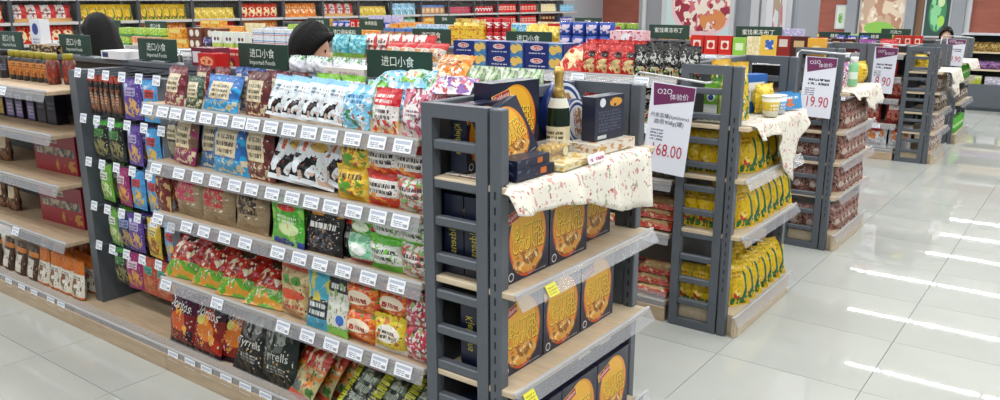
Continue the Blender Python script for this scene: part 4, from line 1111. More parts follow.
bagk('pale_packet', 'pale pinkish dried food bag', (.16, .2, .07), 'b09a92', [('n', None, 6, 6, .53, 'd8cfc8'), ('n', None, 7, 7, .58, '7a4a40')], rough=.2)
bagk('dark_packet', 'dark dried mushroom bag', (.16, .2, .07), '4a3a34', [('n', None, 6, 6, .55, '8a7468'), ('r', .25, .75, .5, .8, 'c8b8a8')], rough=.2)
GE = 'bags on the fourth end display'
for wh, z, k in (('on fourth display upper shelf', .78, 'pale_packet'), ('on fourth display middle shelf', .56, 'dark_packet'), ('on fourth display lower shelf', .34, 'pale_packet'), ('on fourth display base', .115, 'pale_packet')):
    row(wh, GE, z, [(k, 9.99 + .15 * i, b(lean=8, rz=-24 + random.uniform(-6, 6), scale=.88)) for i in range(4)], y=-1.42, left=(0, 1))
put('yellow_pudding', -1.62, 9.95, 1.01, 'yellow snack bag on fourth display platform', GE, rz=20)
put('dark_packet', -1.52, 10.0, 1.01, 'dark bag on fourth display platform', GE, rz=20)
kind('green_can', 'drink_can', 'bright green tall can', 'can', 'can', (.1, .26, .1), art('green_can', '58b43a', [('v', .35, .6, '9ad86a'), ('t', .3, .7, .4, .55, 1, 'e8f4e0')], .3))
GF = 'green cans on the farthest end display'
for wh, z in (('on farthest display middle shelf', .78), ('on farthest display lower shelf', .5), ('on farthest display base', .115)):
    row(wh, GF, z, [('green_can' if z != .5 else 'dark_packet', 11.55 + .16 * i, b(scale=.78)) for i in range(5)], y=-1.42, left=(0, 1), grow=.92)

# ------------------------------------------------------------------ hanging price signs
M_PAPER = mat('white_paper', 'e4e4ee', .55)
M_PLUM = mat('plum_print', '6e2a58', .5)
def price_sign(x, Y, ztop, w, h, price, label, rz=0, roll=0, lines=('', ''), bar=(.22, .1)):
    t = thing('price_sign', label, 'sign', (x, Y, ztop), (0, R(roll), R(rz)), group='hanging price signs')
    add('sheet', MB().box(-w / 2, w / 2, -.0015, .0015, -h, 0).mesh('sheet', M_PAPER), t)
    f = lambda d: (lambda X, Z: (X, -d, Z))
    mb = MB(); mb.face([(-w * .40, -.0023, -h * .26), (w * .49, -.0023, -h * .15), (w * .49, -.0023, -h * .01), (-w * .46, -.0023, -h * .01)])
    add('banner', mb.mesh('banner', M_PLUM), t)
    add('lettering', text_mesh('O2O', f(.0032), -w * .18, -h * .09, w * .34, INK('e8e4ee'), R(6), 1), t)
    add('lettering', text_mesh('体验价', f(.0032), w * .16, -h * .13, w * .42, INK('e8e4ee'), R(6), 1), t)
    if lines[0]:
        add('lettering', text_mesh(lines[0], f(.0026), 0, -h * .36, w * min(.88, .11 * len(lines[0])), INK('3a3848')), t)
    if lines[1]:
        add('lettering', text_mesh(lines[1], f(.0026), 0, -h * .43, w * min(.7, .075 * len(lines[1])), INK('3a3848')), t)
    if not lines[0]:
        nm = art('name_print', 'e4e4ee', [('t', 0, 1, 0, 1, 2, '3a3848')], .55)
        mb = MB(); mb.face([(-w * .34, -.0021, -h * .46), (w * .34, -.0021, -h * .46), (w * .34, -.0021, -h * .33), (-w * .34, -.0021, -h * .33)], [(0, 0), (1, 0), (1, 1), (0, 1)])
        add('fine_print', mb.mesh('fine_print', nm), t)
    pm = art('fine_print', 'e4e4ee', [('t', .0, 1, 0, 1, 4, '6a6878')], .55)
    mb = MB(); mb.face([(-w * .4, -.0021, -h * .64), (-w * .1, -.0021, -h * .64), (-w * .1, -.0021, -h * .5), (-w * .4, -.0021, -h * .5)], [(0, 0), (1, 0), (1, 1), (0, 1)])
    add('fine_print', mb.mesh('fine_print', pm), t)
    add('lettering', text_mesh(price, f(.0028), w * .04, -h * .74, w * .68, INK('b8243a'), 0, 1.45), t)
    add('holder', MB().tube([(-w / 2 - bar[1], .006, -.16), (-w / 2 - bar[1], .006, .015), (-w / 2 - bar[1] + .02, .006, .035), (w / 2 + .02, .006, .03), (w / 2 + .05, .006, .03), (w / 2 + .05, .09, .03)], .006, 8).mesh('holder', M_WIRE), t)
    return t
price_sign(-1.745, 3.83, 1.335, .235, .465, '168.00', 'white price sign reading 168.00 beside second display ladder', rz=4, roll=5, lines=('丹麦蓝罐(kjeldsens)', '曲奇908g(罐)'))
price_sign(-1.555, 5.75, 1.375, .21, .41, '19.90', 'white price sign reading 19.90 hung before third ladder', roll=2, lines=('', ''), bar=(.2, .06))
price_sign(-1.95, 9.7, 1.25, .235, .50, '8.90', 'white price sign reading 8.90 beside fourth ladder', roll=2, lines=('', ''), bar=(.2, .06))
price_sign(-1.5, 11.3, 1.29, .21, .32, '39.90', 'white price sign reading 39.90 at the farthest display', roll=3, lines=('', ''), bar=(.2, .06))

# ------------------------------------------------------------------ goods on the second gondola
bagk('black_snack', 'black crisp bag with white script', (.15, .21, .045), '151416', [('n', ('e', .5, .6, .4, .2), 7, 6, .55, 'b8b8b4'), ('n', ('r', 0, 1, .0, .3), 6, 5, .5, 'c8c09a'), ('n', ('r', 0, 1, .0, .25), 7, 7, .58, '5a8a3a'), ('n', ('r', 0, 1, .0, .25), 7, 7, .63, 'c83a2c')], rough=.25)
bagk('red_snack', 'red cookie bag with pale biscuits', (.14, .21, .045), 'b41a18', [('e', .5, .62, .2, .1, '2a1414'), ('n', ('e', .5, .25, .4, .22), 5, 5, .46, 'dcc48a'), ('n', None, 6, 6, .63, 'd8382c')], rough=.25)
bagk('red_dumpling', 'red and cream biscuit bag', (.15, .2, .07), 'c22418', [('n', ('e', .5, .4, .44, .34), 4, 4, .46, 'e6d2a4'), ('n', None, 7, 7, .63, 'e06a30')], rough=.25)
PASTA = [('r', .62, .95, 0, 1, '3a78a8'), ('n', ('e', .78, .5, .16, .42), 7, 5, .38, 'd8b45a'), ('e', .3, .62, .16, .2, 'e8e4e0'), ('e', .3, .62, .14, .16, 'b8202c'), ('t', .1, .52, .16, .3, 1, 'c8ccd8')]
boxk('pasta_box', 'navy blue pasta carton', (.275, .075, .17), '14286a', PASTA, texts=[('Barilla', .3, .62, .22, 'f0ece8')])
bagk('cream_packet', 'red and cream dumpling noodle bag', (.15, .14, .07), 'd8ccc0', [('v', .62, 1, 'c02a2a'), ('n', ('e', .5, .3, .4, .28), 6, 5, .5, 'c8863c'), ('n', None, 6, 6, .63, 'a82020')])
bagk('whitered_bag', 'white and red instant noodle bag', (.16, .17, .07), 'ddd8d4', [('r', .55, 1, 0, 1, 'c42a28'), ('n', None, 5, 5, .6, 'b84a3a'), ('t', .1, .5, .4, .8, 2, '4a4448'), ('v', 0, .2, 'd8a868')])
bagk('teal_bag', 'teal crinkly snack bag', (.17, .16, .07), '3a9cb0', [('n', None, 6, 6, .54, '8ad0d8'), ('v', 0, .18, '7ab04a')])
boxk('milk_box', 'white milk carton with blue and red stripes', (.12, .06, .07), 'dfe2e6', [('v', .4, .52, '4a8ac8'), ('v', .2, .3, 'c85a5a'), ('n', None, 8, 4, .62, '9ab4c8')])
boxk('baby_pack', 'white and green baby biscuit pack', (.13, .15, .06), 'e0e2da', [('v', 0, .4, 'a8c05a'), ('e', .35, .62, .12, .1, '4a2a4a'), ('e', .68, .62, .12, .1, '7a2a34'), ('n', ('r', 0, 1, 0, .4), 5, 5, .58, 'd8c86a')])
boxk('coffee_pack', 'brown coffee pack with white circles', (.2, .085, .1), '6a3a26', [('e', .3, .5, .14, .34, 'e0d8cc'), ('e', .7, .5, .14, .34, 'e0d8cc')])
boxk('night_pack', 'black and purple coffee pack', (.11, .1, .08), '1c1a2a', [('v', .5, .9, '5a4a8a'), ('n', None, 6, 4, .6, 'c0b8d0')])
boxk('orange_tray', 'pale tray of orange noodle cakes', (.22, .08, .12), 'd8cfc0', [('v', .3, .95, 'd8764a'), ('n', None, 14, 4, .55, 'e8b48a')])
boxk('green_strip', 'lime green snack carton', (.2, .07, .1), '86b43a', [('n', None, 9, 4, .56, 'c8d470'), ('v', 0, .2, '3f8a3a')])
boxk('yellow_bar', 'yellow biscuit carton', (.2, .08, .1), 'd8a83a', [('n', None, 8, 4, .56, 'c86a24'), ('r', .1, .9, .5, .9, 'e0c870')])
boxk('red_flat', 'flat red noodle pack', (.2, .035, .16), 'a82c1c', [('n', None, 8, 3, .52, 'd8b890')])
bagk('red_tan_flat', 'red and tan noodle brick in film', (.22, .11, .05), 'b03a20', [('r', .1, .9, .25, .8, 'b89a6a'), ('n', None, 8, 6, .6, 'd8c8a0')], style='flat')

G2 = 'packs on the second gondola'
Z2, Y2 = 1.35, 3.98
row('on second gondola top', G2, Z2, [('black_snack', -1.99 + .085 * i, b(lean=10, rz=26)) for i in range(4)], y=Y2, grow=.80)
row('in back row of second gondola top', G2, Z2 + .01, [('black_snack', -2.0 + .1 * i, b(lean=4, rz=24)) for i in range(2)] + [('red_snack', -2.38 + .1 * i, b(lean=4, rz=24)) for i in range(4)], y=Y2 + .16, grow=.80)
row('on second gondola top', G2, Z2, [('red_snack', -2.32 + .082 * i, b(lean=10, rz=24)) for i in range(4)], y=Y2, grow=.80)
row('on second gondola top', G2, Z2, [('red_dumpling', -2.50 + .09 * i, b(lean=48)) for i in range(3)], y=Y2)
for i, x in enumerate((-3.235, -2.955, -2.675)):
    for k in range(2):
        put('pasta_box', x, Y2 + .06, Z2 + .0755 * k, 'navy pasta carton in %s row of %s pasta stack' % (('lower', 'upper')[k], ('left', 'middle', 'right')[i]), G2)
row('on second gondola top', G2, Z2, [('cream_packet', -3.90 + .13 * i, b(lean=30)) for i in range(4)], y=Y2)
row('on second gondola top', G2, Z2, [('whitered_bag', -4.17 + .12 * i, b(lean=10, rz=20)) for i in range(5)], y=Y2 + .12)
row('on second gondola top', G2, Z2, [('teal_bag', -4.45, b(lean=10)), ('teal_bag', -4.28, b(lean=10))], y=Y2 + .04)
for i in range(4):
    for k in range(3):
        put('milk_box', -5.36 + .135 * i, Y2 + .06, Z2 + .0605 * k, 'white striped milk carton near short black hair, %s column, %s layer' % (ORDS[i], ('lowest', 'middle', 'top')[k]), 'stacked milk cartons on second gondola')
row('on second gondola top', G2, Z2, [('baby_pack', -5.86 + .16 * i) for i in range(3)], y=Y2 + .03)
row('on second gondola top', G2, Z2, [('coffee_pack', -6.2, b()), ('night_pack', -6.02)], y=Y2 + .05)
row('stacked on second gondola top', G2, Z2 + .0855, [('coffee_pack', -6.24, b()), ('coffee_pack', -5.98, b())], y=Y2 + .08)
row('on second gondola top', G2, Z2, [('orange_tray', -7.05), ('orange_tray', -6.8), ('yellow_bar', -6.58), ('yellow_bar', -6.38)], y=Y2 + .04)
row('stacked on second gondola top', G2, Z2 + .082, [('green_strip', -7.3), ('green_strip', -7.05), ('green_strip', -6.8), ('yellow_bar', -6.5)], y=Y2 + .06)
row('on second gondola top', G2, Z2, [('green_strip', -7.6), ('green_strip', -7.32)], y=Y2 + .04)
# lower shelves of the second gondola, seen between the two ladders
row('on second gondola upper shelf', G2, 1.10, [('red_snack', -2.55 + .14 * i, b(lean=8)) for i in range(3)] + [('black_snack', -2.02, b(lean=6)), ('black_snack', -1.88, b(lean=6))], y=3.99)
row('on second gondola middle shelf', G2, .80, [('red_snack', -2.5 + .15 * i, b(lean=30)) for i in range(3)] + [('black_berry', -2.02), ('black_berry', -1.85)], y=3.99)
for lv, zz in (('lower shelf', .50), ('base deck', .115)):
    for i in range(3):
        for k in range(3):
            put('red_tan_flat', -2.38 + .235 * i, 3.98 + .03 * k, zz + .05 * k + .01, '%s red and tan noodle brick on second gondola %s, %s column' % (('lowest', 'middle', 'topmost')[k], lv, ('left', 'middle', 'right')[i]), G2, lean=62, rz=random.uniform(-4, 4))
wm = MB()
for i in range(9):
    wm.box(-.2 + .05 * i - .002, -.2 + .05 * i + .002, -.002, .002, 0, .16)
for k in range(5):
    wm.box(-.2, .2, -.0025, .0025, .0 + .04 * k, .004 + .04 * k)
wd = tag(add('wire_divider', wm.mesh('wire_divider', M_BLACK), None, (-1.95, 4.12, .30)), 'dark wire grid divider behind noodle bricks on second gondola', 'wire grid')
wd.location.z = .115

# ------------------------------------------------------------------ goods on the gondolas farther back
boxk('pudding_red', 'bright red candy carton', (.1, .14, .05), 'c82820', [('r', .2, .8, .3, .75, 'e8d8c8'), ('e', .5, .5, .2, .16, 'b82020')])
boxk('pudding_green', 'light green candy carton', (.1, .13, .05), '8cc04a', [('r', .2, .8, .3, .7, 'd8e8c0')])
boxk('beige_candy', 'beige candy carton', (.1, .14, .05), 'd8c894', [('n', None, 6, 6, .55, 'e8dcb8')])
boxk('yellow_blue', 'yellow candy carton with blue lettering', (.12, .15, .05), 'e0b848', [('r', .3, .8, .35, .8, '3a62b0'), ('n', ('r', .3, .8, .35, .8), 6, 6, .55, 'e8e4d8')])
boxk('choc_red', 'dark red chocolate carton', (.1, .15, .05), '8a2420', [('r', .2, .8, .5, .85, 'd0c0b8')])
boxk('choc_brown', 'dark brown chocolate carton', (.12, .15, .05), '4a1c14', [('r', .2, .8, .5, .8, 'c8a878')])
boxk('gold_candy', 'golden yellow candy carton', (.12, .14, .05), 'e0a43a', [('e', .5, .45, .3, .2, 'f0d8a0')])
kind('blue_can', 'biscuit_tin', 'shiny blue round biscuit tin', 'tin', 'can', (.125, .11, .125), art('blue_can', '22408e', [('v', .1, .9, '2a4aa4'), ('n', ('r', .36, .64, .2, .8), 12, 5, .48, 'd8c8d8')], .25))
boxk('yellow_biscuit', 'yellow biscuit carton with red print', (.2, .085, .1), 'e0bc38', [('n', None, 7, 4, .6, 'c8642c'), ('t', .1, .9, .5, .8, 1, 'a83a20')])
kind('red_tin', 'drink_can', 'red drink can with white mark', 'can', 'can', (.085, .12, .085), art('red_tin', 'b81c24', [('n', ('r', .3, .7, .3, .7), 9, 5, .52, 'e8e0e0')], .25))
bagk('yellow_chips', 'yellow chip bag', (.13, .13, .06), 'd8b83a', [('n', None, 5, 5, .56, 'f0dc80')])
boxk('pink_gift', 'pale pink gift box with red cherries', (.3, .13, .12), 'e0bcc4', [('e', .5, .55, .16, .3, 'e8e4e8'), ('n', None, 10, 6, .6, 'b8405a')])
boxk('cherry_pack', 'cherry red pack', (.1, .1, .06), '9a1c38', [('n', None, 6, 6, .55, 'c85a6a')])
boxk('skyblue_pack', 'sky blue pack', (.13, .12, .06), '5aaad0', [('n', None, 6, 5, .55, 'b8dcea')])
boxk('white_blue', 'white carton with blue print', (.14, .1, .08), 'd8dde4', [('n', None, 7, 5, .56, '6a90c8'), ('v', 0, .2, '3a62a8')])
boxk('orange_pack', 'orange carton', (.14, .1, .08), 'e08a34', [('n', None, 7, 5, .57, 'f0c070')])
boxk('lilac_pack', 'lilac carton', (.14, .09, .08), 'b0a8d0', [('n', None, 7, 5, .57, 'd8d4e8')])
boxk('cartoon_pack', 'brown biscuit carton with blue top', (.13, .13, .06), 'b8865a', [('v', .75, 1, '4a78b8'), ('e', .5, .4, .3, .26, 'd8b890'), ('n', None, 7, 7, .62, '6a3a20')])

G3 = 'packs on the third gondola'
Z3, Y3 = 1.35, 5.9
row('on third gondola top', G3, Z3, [('pudding_red', -2.52), ('pudding_red', -2.41), ('pudding_red', -2.30), ('pudding_green', -2.19), ('beige_candy', -2.085), ('yellow_blue', -1.975)], y=Y3)
row('on third gondola top', G3, Z3, [('choc_red', -1.87), ('choc_brown', -1.76), ('gold_candy', -1.64)], y=Y3)
for i in range(4):
    for k in range(2):
        put('blue_can', -3.72 + .13 * i, Y3, Z3 + .111 * k, 'shiny blue biscuit tin in %s row of third gondola stack, %s column' % (('lower', 'upper')[k], ORDS[i]), 'blue biscuit tins on third gondola')
put('pink_gift', -3.12, Y3, Z3 + .03, 'pale pink gift box above the red bags', G3)
row('on third gondola top', G3, Z3, [('yellow_chips', -4.08 + .12 * i, b(lean=8, dz=.05)) for i in range(3)], y=Y3 + .03)
row('on third gondola top', G3, Z3, [('skyblue_pack', -4.25), ('yellow_bar', -3.98), ('yellow_bar', -4.0, b(dz=.0, dy=.12))], y=Y3)
for i in range(3):
    for k in range(2):
        put('red_tin', -4.52 + .09 * i, Y3, Z3 + .121 * k, 'red drink can in %s row of third gondola stack, %s column' % (('lower', 'upper')[k], ORDS[i]), 'red cans on third gondola')
for i in range(2):
    for k in range(2):
        put('yellow_biscuit', -4.86 + .205 * i, Y3 - .02, Z3 + .086 * k, 'yellow biscuit carton in %s row, %s of red cans' % (('lower', 'upper')[k], ('far left', 'left')[i]), G3)
row('on third gondola top', G3, Z3, [('cartoon_pack', -5.75 + .15 * i) for i in range(4)] + [('cherry_pack', -5.1), ('cherry_pack', -5.0)], y=Y3)

def fill(no, Y, x_hi, x_lo, z, kinds, seed, gap=.012, stack=None):
    rnd = random.Random(seed)
    x = x_hi
    while x > x_lo:
        k = rnd.choice(kinds)
        w, h = KINDS[k]['dims'][0], KINDS[k]['dims'][1]
        for _ in range(rnd.randint(2, 4)):
            x -= w + gap
            if x < x_lo:
                break
            for s in range(2 if (KINDS[k]['shape'] in ('box', 'can') and h < .1) else 1):
                put(k, x + w / 2, Y + rnd.uniform(0, .03), z + s * (h + .001), KINDS[k]['desc'] + ' in the %s row' % no, KINDS[k]['desc'] + ' group, ' + no + ' row', rz=rnd.uniform(-2, 2), lean=5 if KINDS[k]['shape'] not in ('box', 'can') else 0)
    return
FARK = ['white_blue', 'orange_pack', 'lilac_pack', 'cherry_pack', 'skyblue_pack', 'yellow_bar', 'green_strip', 'pudding_red', 'red_tin', 'beige_candy', 'gold_candy', 'blue_can', 'yellow_chips', 'cartoon_pack', 'milk_box', 'choc_brown']
fill('third gondola left', Y3, -5.95, -9.0, Z3, ['white_blue', 'orange_pack', 'cartoon_pack', 'yellow_bar', 'milk_box', 'green_strip', 'beige_candy'], 3)
fill('third gondola far side', 6.45, -1.9, -6.5, Z3, ['white_blue', 'lilac_pack', 'orange_pack', 'pudding_green', 'skyblue_pack'], 4)
fill('short middle gondola', 7.86, -4.25, -9.3, Z3, FARK, 5)
fill('short middle gondola far side', 8.4, -4.25, -9.3, Z3, FARK, 15)
fill('fourth gondola left', 9.83, -2.9, -9.4, 1.17, FARK, 6)
fill('farthest gondola', 11.46, -1.9, -9.4, 1.17, FARK, 8)
# fourth gondola front, right end
bagk('silver_bag', 'silver food bag with red and yellow label', (.24, .28, .09), 'c4c4c8', [('n', None, 5, 5, .55, 'e0e0e4'), ('n', ('e', .5, .55, .4, .26), 6, 5, .48, 'd8844a'), ('e', .5, .72, .26, .1, 'c83a44')], rough=.18)
bagk('redbrown_bag', 'dark red dried fruit bag', (.2, .26, .08), '7a1c20', [('n', ('e', .5, .4, .4, .3), 6, 6, .5, 'b0584a'), ('r', .2, .8, .65, .85, 'd8ccc4')], rough=.2)
bagk('purple_pack', 'purple candy bag', (.2, .15, .08), '7a2a7a', [('e', .5, .5, .25, .2, 'd8a8d0'), ('n', None, 6, 6, .62, 'b050a8')])
bagk('red_pack', 'red candy bag', (.2, .16, .08), 'b8242c', [('e', .5, .45, .28, .25, 'd8d0d0')])
G4n = 'packs on the fourth gondola'
row('on fourth gondola top', G4n, 1.17, [('red_pack', -2.72), ('choc_brown', -2.52), ('choc_brown', -2.38), ('purple_pack', -2.2), ('red_pack', -1.97)], y=9.85)
row('on fourth gondola upper shelf', G4n, .92, [('redbrown_bag', -2.6), ('purple_pack', -2.35), ('yellow_chips', -2.16), ('red_pack', -1.95)], y=9.85)
row('on fourth gondola middle shelf', G4n, .68, [('redbrown_bag', -2.5 + .22 * i, b(lean=8, scale=.92)) for i in range(4)], y=9.84)
row('on fourth gondola lower shelf', G4n, .40, [('redbrown_bag', -2.5 + .22 * i, b(lean=8, scale=.92)) for i in range(4)], y=9.84)
row('on fourth gondola base deck', G4n, .12, [('silver_bag', -2.5 + .25 * i, b(lean=14)) for i in range(4)], y=9.82)
row('above the fourth gondola goods', G4n, 1.26, [('blue_can', -2.55 + .13 * i, b(scale=.8)) for i in range(3)], y=10.1)
row('along back of fourth gondola', G4n, 1.17, [('yellow_bar', -2.95 + .22 * i, b(dz=.0)) for i in range(5)], y=10.35)

# ------------------------------------------------------------------ tall wall shelving along the left wall
M_WHITEB = mat('white_shelf_board', 'd8d8d6', .5)
grid_me = None
gm = MB()
for i in range(20):
    gm.box(-.002, .002, -.475 + .05 * i - .002, -.475 + .05 * i + .002, .9, 2.1)
for k in range(24):
    gm.box(-.002, .002, -.48, .48, .92 + .05 * k, .924 + .05 * k)
grid_me = gm.mesh('wire_grid', M_WIRE)
post_me = bevel_mesh('post', .06, .06, 2.15, .004, M_STEEL_D)
wsh_me = bevel_mesh('shelf', .5, .97, .03, .003, M_WHITEB)
wlip_me = bevel_mesh('price_rail', .012, .97, .045, .002, mat('pale_rail', 'b8b4b2', .4))
wbase_me = bevel_mesh('base', .52, .97, .9, .004, M_STEEL)
wback_me = MB().box(-.01, .01, -.48, .48, .9, 2.1).mesh('back_panel', mat('wall_unit_back', '8f9194', .6))
WXF = -13.1
WALL_LV = [1.10, 1.42, 1.78]
WBK = [['redbrown_bag', 'red_snack'], ['red_snack', 'red_dumpling'], ['red_dumpling', 'whitered_bag'], ['yellow_chips', 'yellow_fryup'], ['orange_bag', 'yellow_fryup'], ['red_snack', 'yellow_chips'], ['orange_bag', 'red_dumpling'], ['redbrown_bag', 'orange_bag'], ['pale_packet', 'whitered_bag'], ['limegreen_bag', 'yellow_chips'], ['limegreen_bag', 'skyblue_bag'], ['orange_bag', 'cartoon_pack'], ['lilac_pack', 'cherry_pack'], ['pudding_red', 'red_tin'], ['pudding_red', 'pudding_red'], ['pudding_red', 'pudding_red'], ['choc_brown', 'beige_candy'], ['blue_can', 'skyblue_pack']]
for i in range(18):
    Yc = 4.0 + i * 1.0
    t = thing('tall_shelf_unit', '%s tall grey shelf unit from the left on the left wall' % ORDS[i], 'shelf', (WXF - .2, Yc, 0), group='tall shelf units along the left wall')
    add('base', wbase_me, t, (-.03, 0, 0))
    add('back_panel', wback_me, t, (-.27, 0, 0))
    add('wire_grid', grid_me, t, (-.25, 0, 0))['kind'] = 'stuff'
    add('post', post_me, t, (.20, -.485, 0))
    for z in WALL_LV:
        s = add('shelf', wsh_me, t, (-.02, 0, z - .03))
        add('price_rail', wlip_me, s, (.25, 0, -.012))
    for li, z in enumerate([1.10, 1.42]):
        k = WBK[i][li]
        ks = min(1.5, .262 / KINDS[k]['dims'][1])
        w = KINDS[k]['dims'][0] * ks
        n = max(2, int(.9 / (w * .9)))
        for j in range(n):
            put(k, WXF - .05, Yc - .42 + (j + .5) * .86 / n, z, '%s on %s shelf of %s left wall unit' % (KINDS[k]['desc'], ('lower', 'upper')[li], ORDS[i]), KINDS[k]['desc'] + ' group, left wall', rz=90 + random.uniform(-4, 4), lean=8, scale=ks)

# ------------------------------------------------------------------ back wall: columns and posters
M_COLUMN = mat('grey_column', '8d9198', .5)
M_FRAME = mat('pale_frame', 'c4c6ca', .5)
YB = 24.0
def column(x0, x1, name='trim'):
    o = struct('trim_%d' % column.n, bevel_mesh('column', x1 - x0, .25, CEIL, .01, M_COLUMN))
    o.location = ((x0 + x1) / 2, YB - .126, 0)
    column.n += 1
column.n = 1
for a, c in ( (-5.9, -5.63), (-4.42, -4.2), (-3.36, -3.05)):
    column(a, c)
def poster(label, x0, x1, z0, z1, m, y=YB - .03, th=.03):
    t = thing('wall_poster', label, 'poster', ((x0 + x1) / 2, y, z0), group='posters on the back wall')
    w, h = x1 - x0, z1 - z0
    add('print', MB().box(-w / 2 + .04, w / 2 - .04, -th, 0, .04, h - .04).mesh('print', m), t)
    fr = MB()
    fr.box(-w / 2, -w / 2 + .04, -th - .01, 0, 0, h); fr.box(w / 2 - .04, w / 2, -th - .01, 0, 0, h)
    fr.box(-w / 2 + .04, w / 2 - .04, -th - .01, 0, 0, .04); fr.box(-w / 2 + .04, w / 2 - .04, -th - .01, 0, h - .04, h)
    add('frame', fr.mesh('frame', M_FRAME), t)
    return t
# poster tops reach above the frame
art_dessert = art('dessert', 'c4dcdc', [('e', .58, .60, .50, .27, 'e6c4cc'), ('e', .58, .62, .46, .245, 'cc6a78'), ('n', ('e', .58, .62, .46, .245), 11, 14, .47, 'ecdfd2'), ('n', ('e', .58, .60, .44, .22), 8, 11, .57, '9a2440'), ('n', ('e', .74, .47, .2, .09), 8, 9, .45, 'd88a50'), ('n', ('e', .5, .74, .42, .12), 10, 11, .52, 'e6e6ea'), ('n', ('e', .8, .72, .16, .1), 6, 7, .5, '8cc8c8'), ('e', .42, .70, .05, .04, '2f6a40'), ('e', .16, .30, .12, .03, '5a9a50'), ('e', .46, .27, .16, .035, '6aa858')], .5)
poster('large poster of red dessert with fruit cubes in bowl', -3.52, -2.80, 1.0, 2.2, art_dessert, y=7.395)
poster('tall pale panel with brown and pink flower', -2.55, -2.29, 1.0, 2.4, art('flower_panel', 'dcdce2', [('n', ('e', .55, .5, .22, .45), 4, 6, .48, 'b09a88'), ('n', ('e', .6, .45, .25, .3), 6, 7, .56, 'c87a8a')], .5), y=7.395)
poster('small white poster with dark food picture', -7.1, -6.78, .97, 1.68, art('small_poster', 'dcdad8', [('n', ('r', .1, .9, .2, .8), 5, 5, .48, '6a5040'), ('n', ('r', .1, .9, .2, .8), 6, 6, .56, 'b84a40')], .5))
poster('small white poster with green leaf picture', -6.22, -5.93, .97, 1.62, art('leaf_poster', 'd8e0d4', [('e', .5, .45, .3, .25, 'a8cc90'), ('n', ('e', .5, .45, .3, .25), 5, 5, .5, '6aa050')], .5))
poster('large poster of pale seashells and green leaf', -5.61, -4.44, .80, 2.6, art('shell_poster', 'c8a890', [('n', None, 3, 4, .48, 'e2cdb4'), ('n', None, 4, 4, .58, 'b88a70'), ('n', None, 5, 5, .62, 'f0e4d4'), ('e', .45, .10, .34, .10, '8ac050')], .5))
poster('dark poster with glowing green fruit', -4.02, -3.38, .80, 2.6, art('green_poster', '2a4a44', [('e', .5, .36, .36, .3, '3f8a5a'), ('n', ('e', .5, .38, .3, .3), 5, 6, .50, '8ad098'), ('e', .62, .5, .14, .07, 'd0e4b0'), ('e', .68, .22, .14, .08, 'a8d85a')], .5))
pil = struct('trim_7', bevel_mesh('pillar', 1.55, .7, CEIL, .02, M_COLUMN))
pil.location = (-3.02, 7.75, 0)
add('edge_strip', bevel_mesh('edge_strip', .08, .02, CEIL - .1, .004, M_FRAME), pil, (.40, -.356, .05))
add('edge_strip', bevel_mesh('edge_strip', .04, .03, CEIL - .1, .004, M_FRAME), pil, (-.70, -.356, .05))
struct('trim_8', MB().box(-4.19, -4.03, YB - .1, YB, 0, CEIL).mesh('trim', mat('brown_trim', '7a5a40', .6)))
struct('trim_9', MB().box(-3.05, -2.93, YB - .14, YB, 0, CEIL).mesh('trim', M_FRAME))

# low grey cabinet with food shelves at the end of the aisle
CX0, CX1, CY = -1.95, .9, 15.2
cab = thing('food_cabinet', 'low grey cabinet with shelves of packed food at aisle end', 'cabinet', ((CX0 + CX1) / 2, CY, 0))
cw = CX1 - CX0
add('base', bevel_mesh('base', cw, .5, .42, .006, M_STEEL), cab, (0, .25, 0))
add('toe_board', bevel_mesh('toe_board', cw - .02, .02, .05, .002, M_STEEL_D), cab, (0, -.012, 0))
add('back_panel', MB().box(-cw / 2, cw / 2, .46, .49, .42, 1.2).mesh('back_panel', M_STEEL_D), cab)
for s in (-1, 1):
    add('side_panel', bevel_mesh('side_panel', .03, .46, .78, .003, M_STEEL), cab, (s * (cw / 2 - .015), .25, .42))
for z in (.66, .94):
    add('shelf', bevel_mesh('shelf', cw - .06, .42, .025, .002, M_WOOD_L), cab, (0, .24, z - .025))
add('top', bevel_mesh('top', cw + .02, .5, .025, .003, mat('glass_top', 'b8bcc2', .15)), cab, (0, .25, 1.20))
boxk('lime_tub', 'lime green food pack', (.26, .13, .14), 'a0a834', [('v', .7, 1, 'c8d0a8'), ('n', None, 6, 5, .56, 'c8c860')])
boxk('grey_tub', 'pale grey food pack', (.26, .12, .14), 'a8a4b0', [('n', None, 6, 5, .56, 'd0ccd4')])
boxk('yellow_pk', 'yellow food pack', (.26, .13, .14), 'b8b048', [('n', None, 6, 5, .56, 'd8d8a0')])
bagk('purple_nuts', 'purple bag of sweets', (.2, .13, .08), '5a3468', [('n', None, 7, 6, .52, '8a5a9a'), ('n', None, 8, 8, .6, '3a2040')])
bagk('brown_nuts', 'brown bag of nuts', (.18, .15, .08), '7a5a2c', [('n', None, 8, 8, .52, 'b0903c'), ('n', None, 9, 9, .6, '3f2a18')])
GCB = 'packs in the grey cabinet'
row('on cabinet lower shelf', GCB, .421, [(('lime_tub', 'grey_tub', 'yellow_pk')[i % 3], CX0 + .22 + .31 * i) for i in range(8)], y=CY + .06)
row('on cabinet middle shelf', GCB, .661, [('purple_nuts', CX0 + .16 + .18 * i, b(lean=14)) for i in range(6)] + [('brown_nuts', CX0 + 1.4 + .2 * i, b(lean=14)) for i in range(6)], y=CY + .06)
row('on cabinet top shelf', GCB, .941, [('brown_nuts', CX0 + .15 + .165 * i, b(lean=14)) for i in range(15)], y=CY + .06)

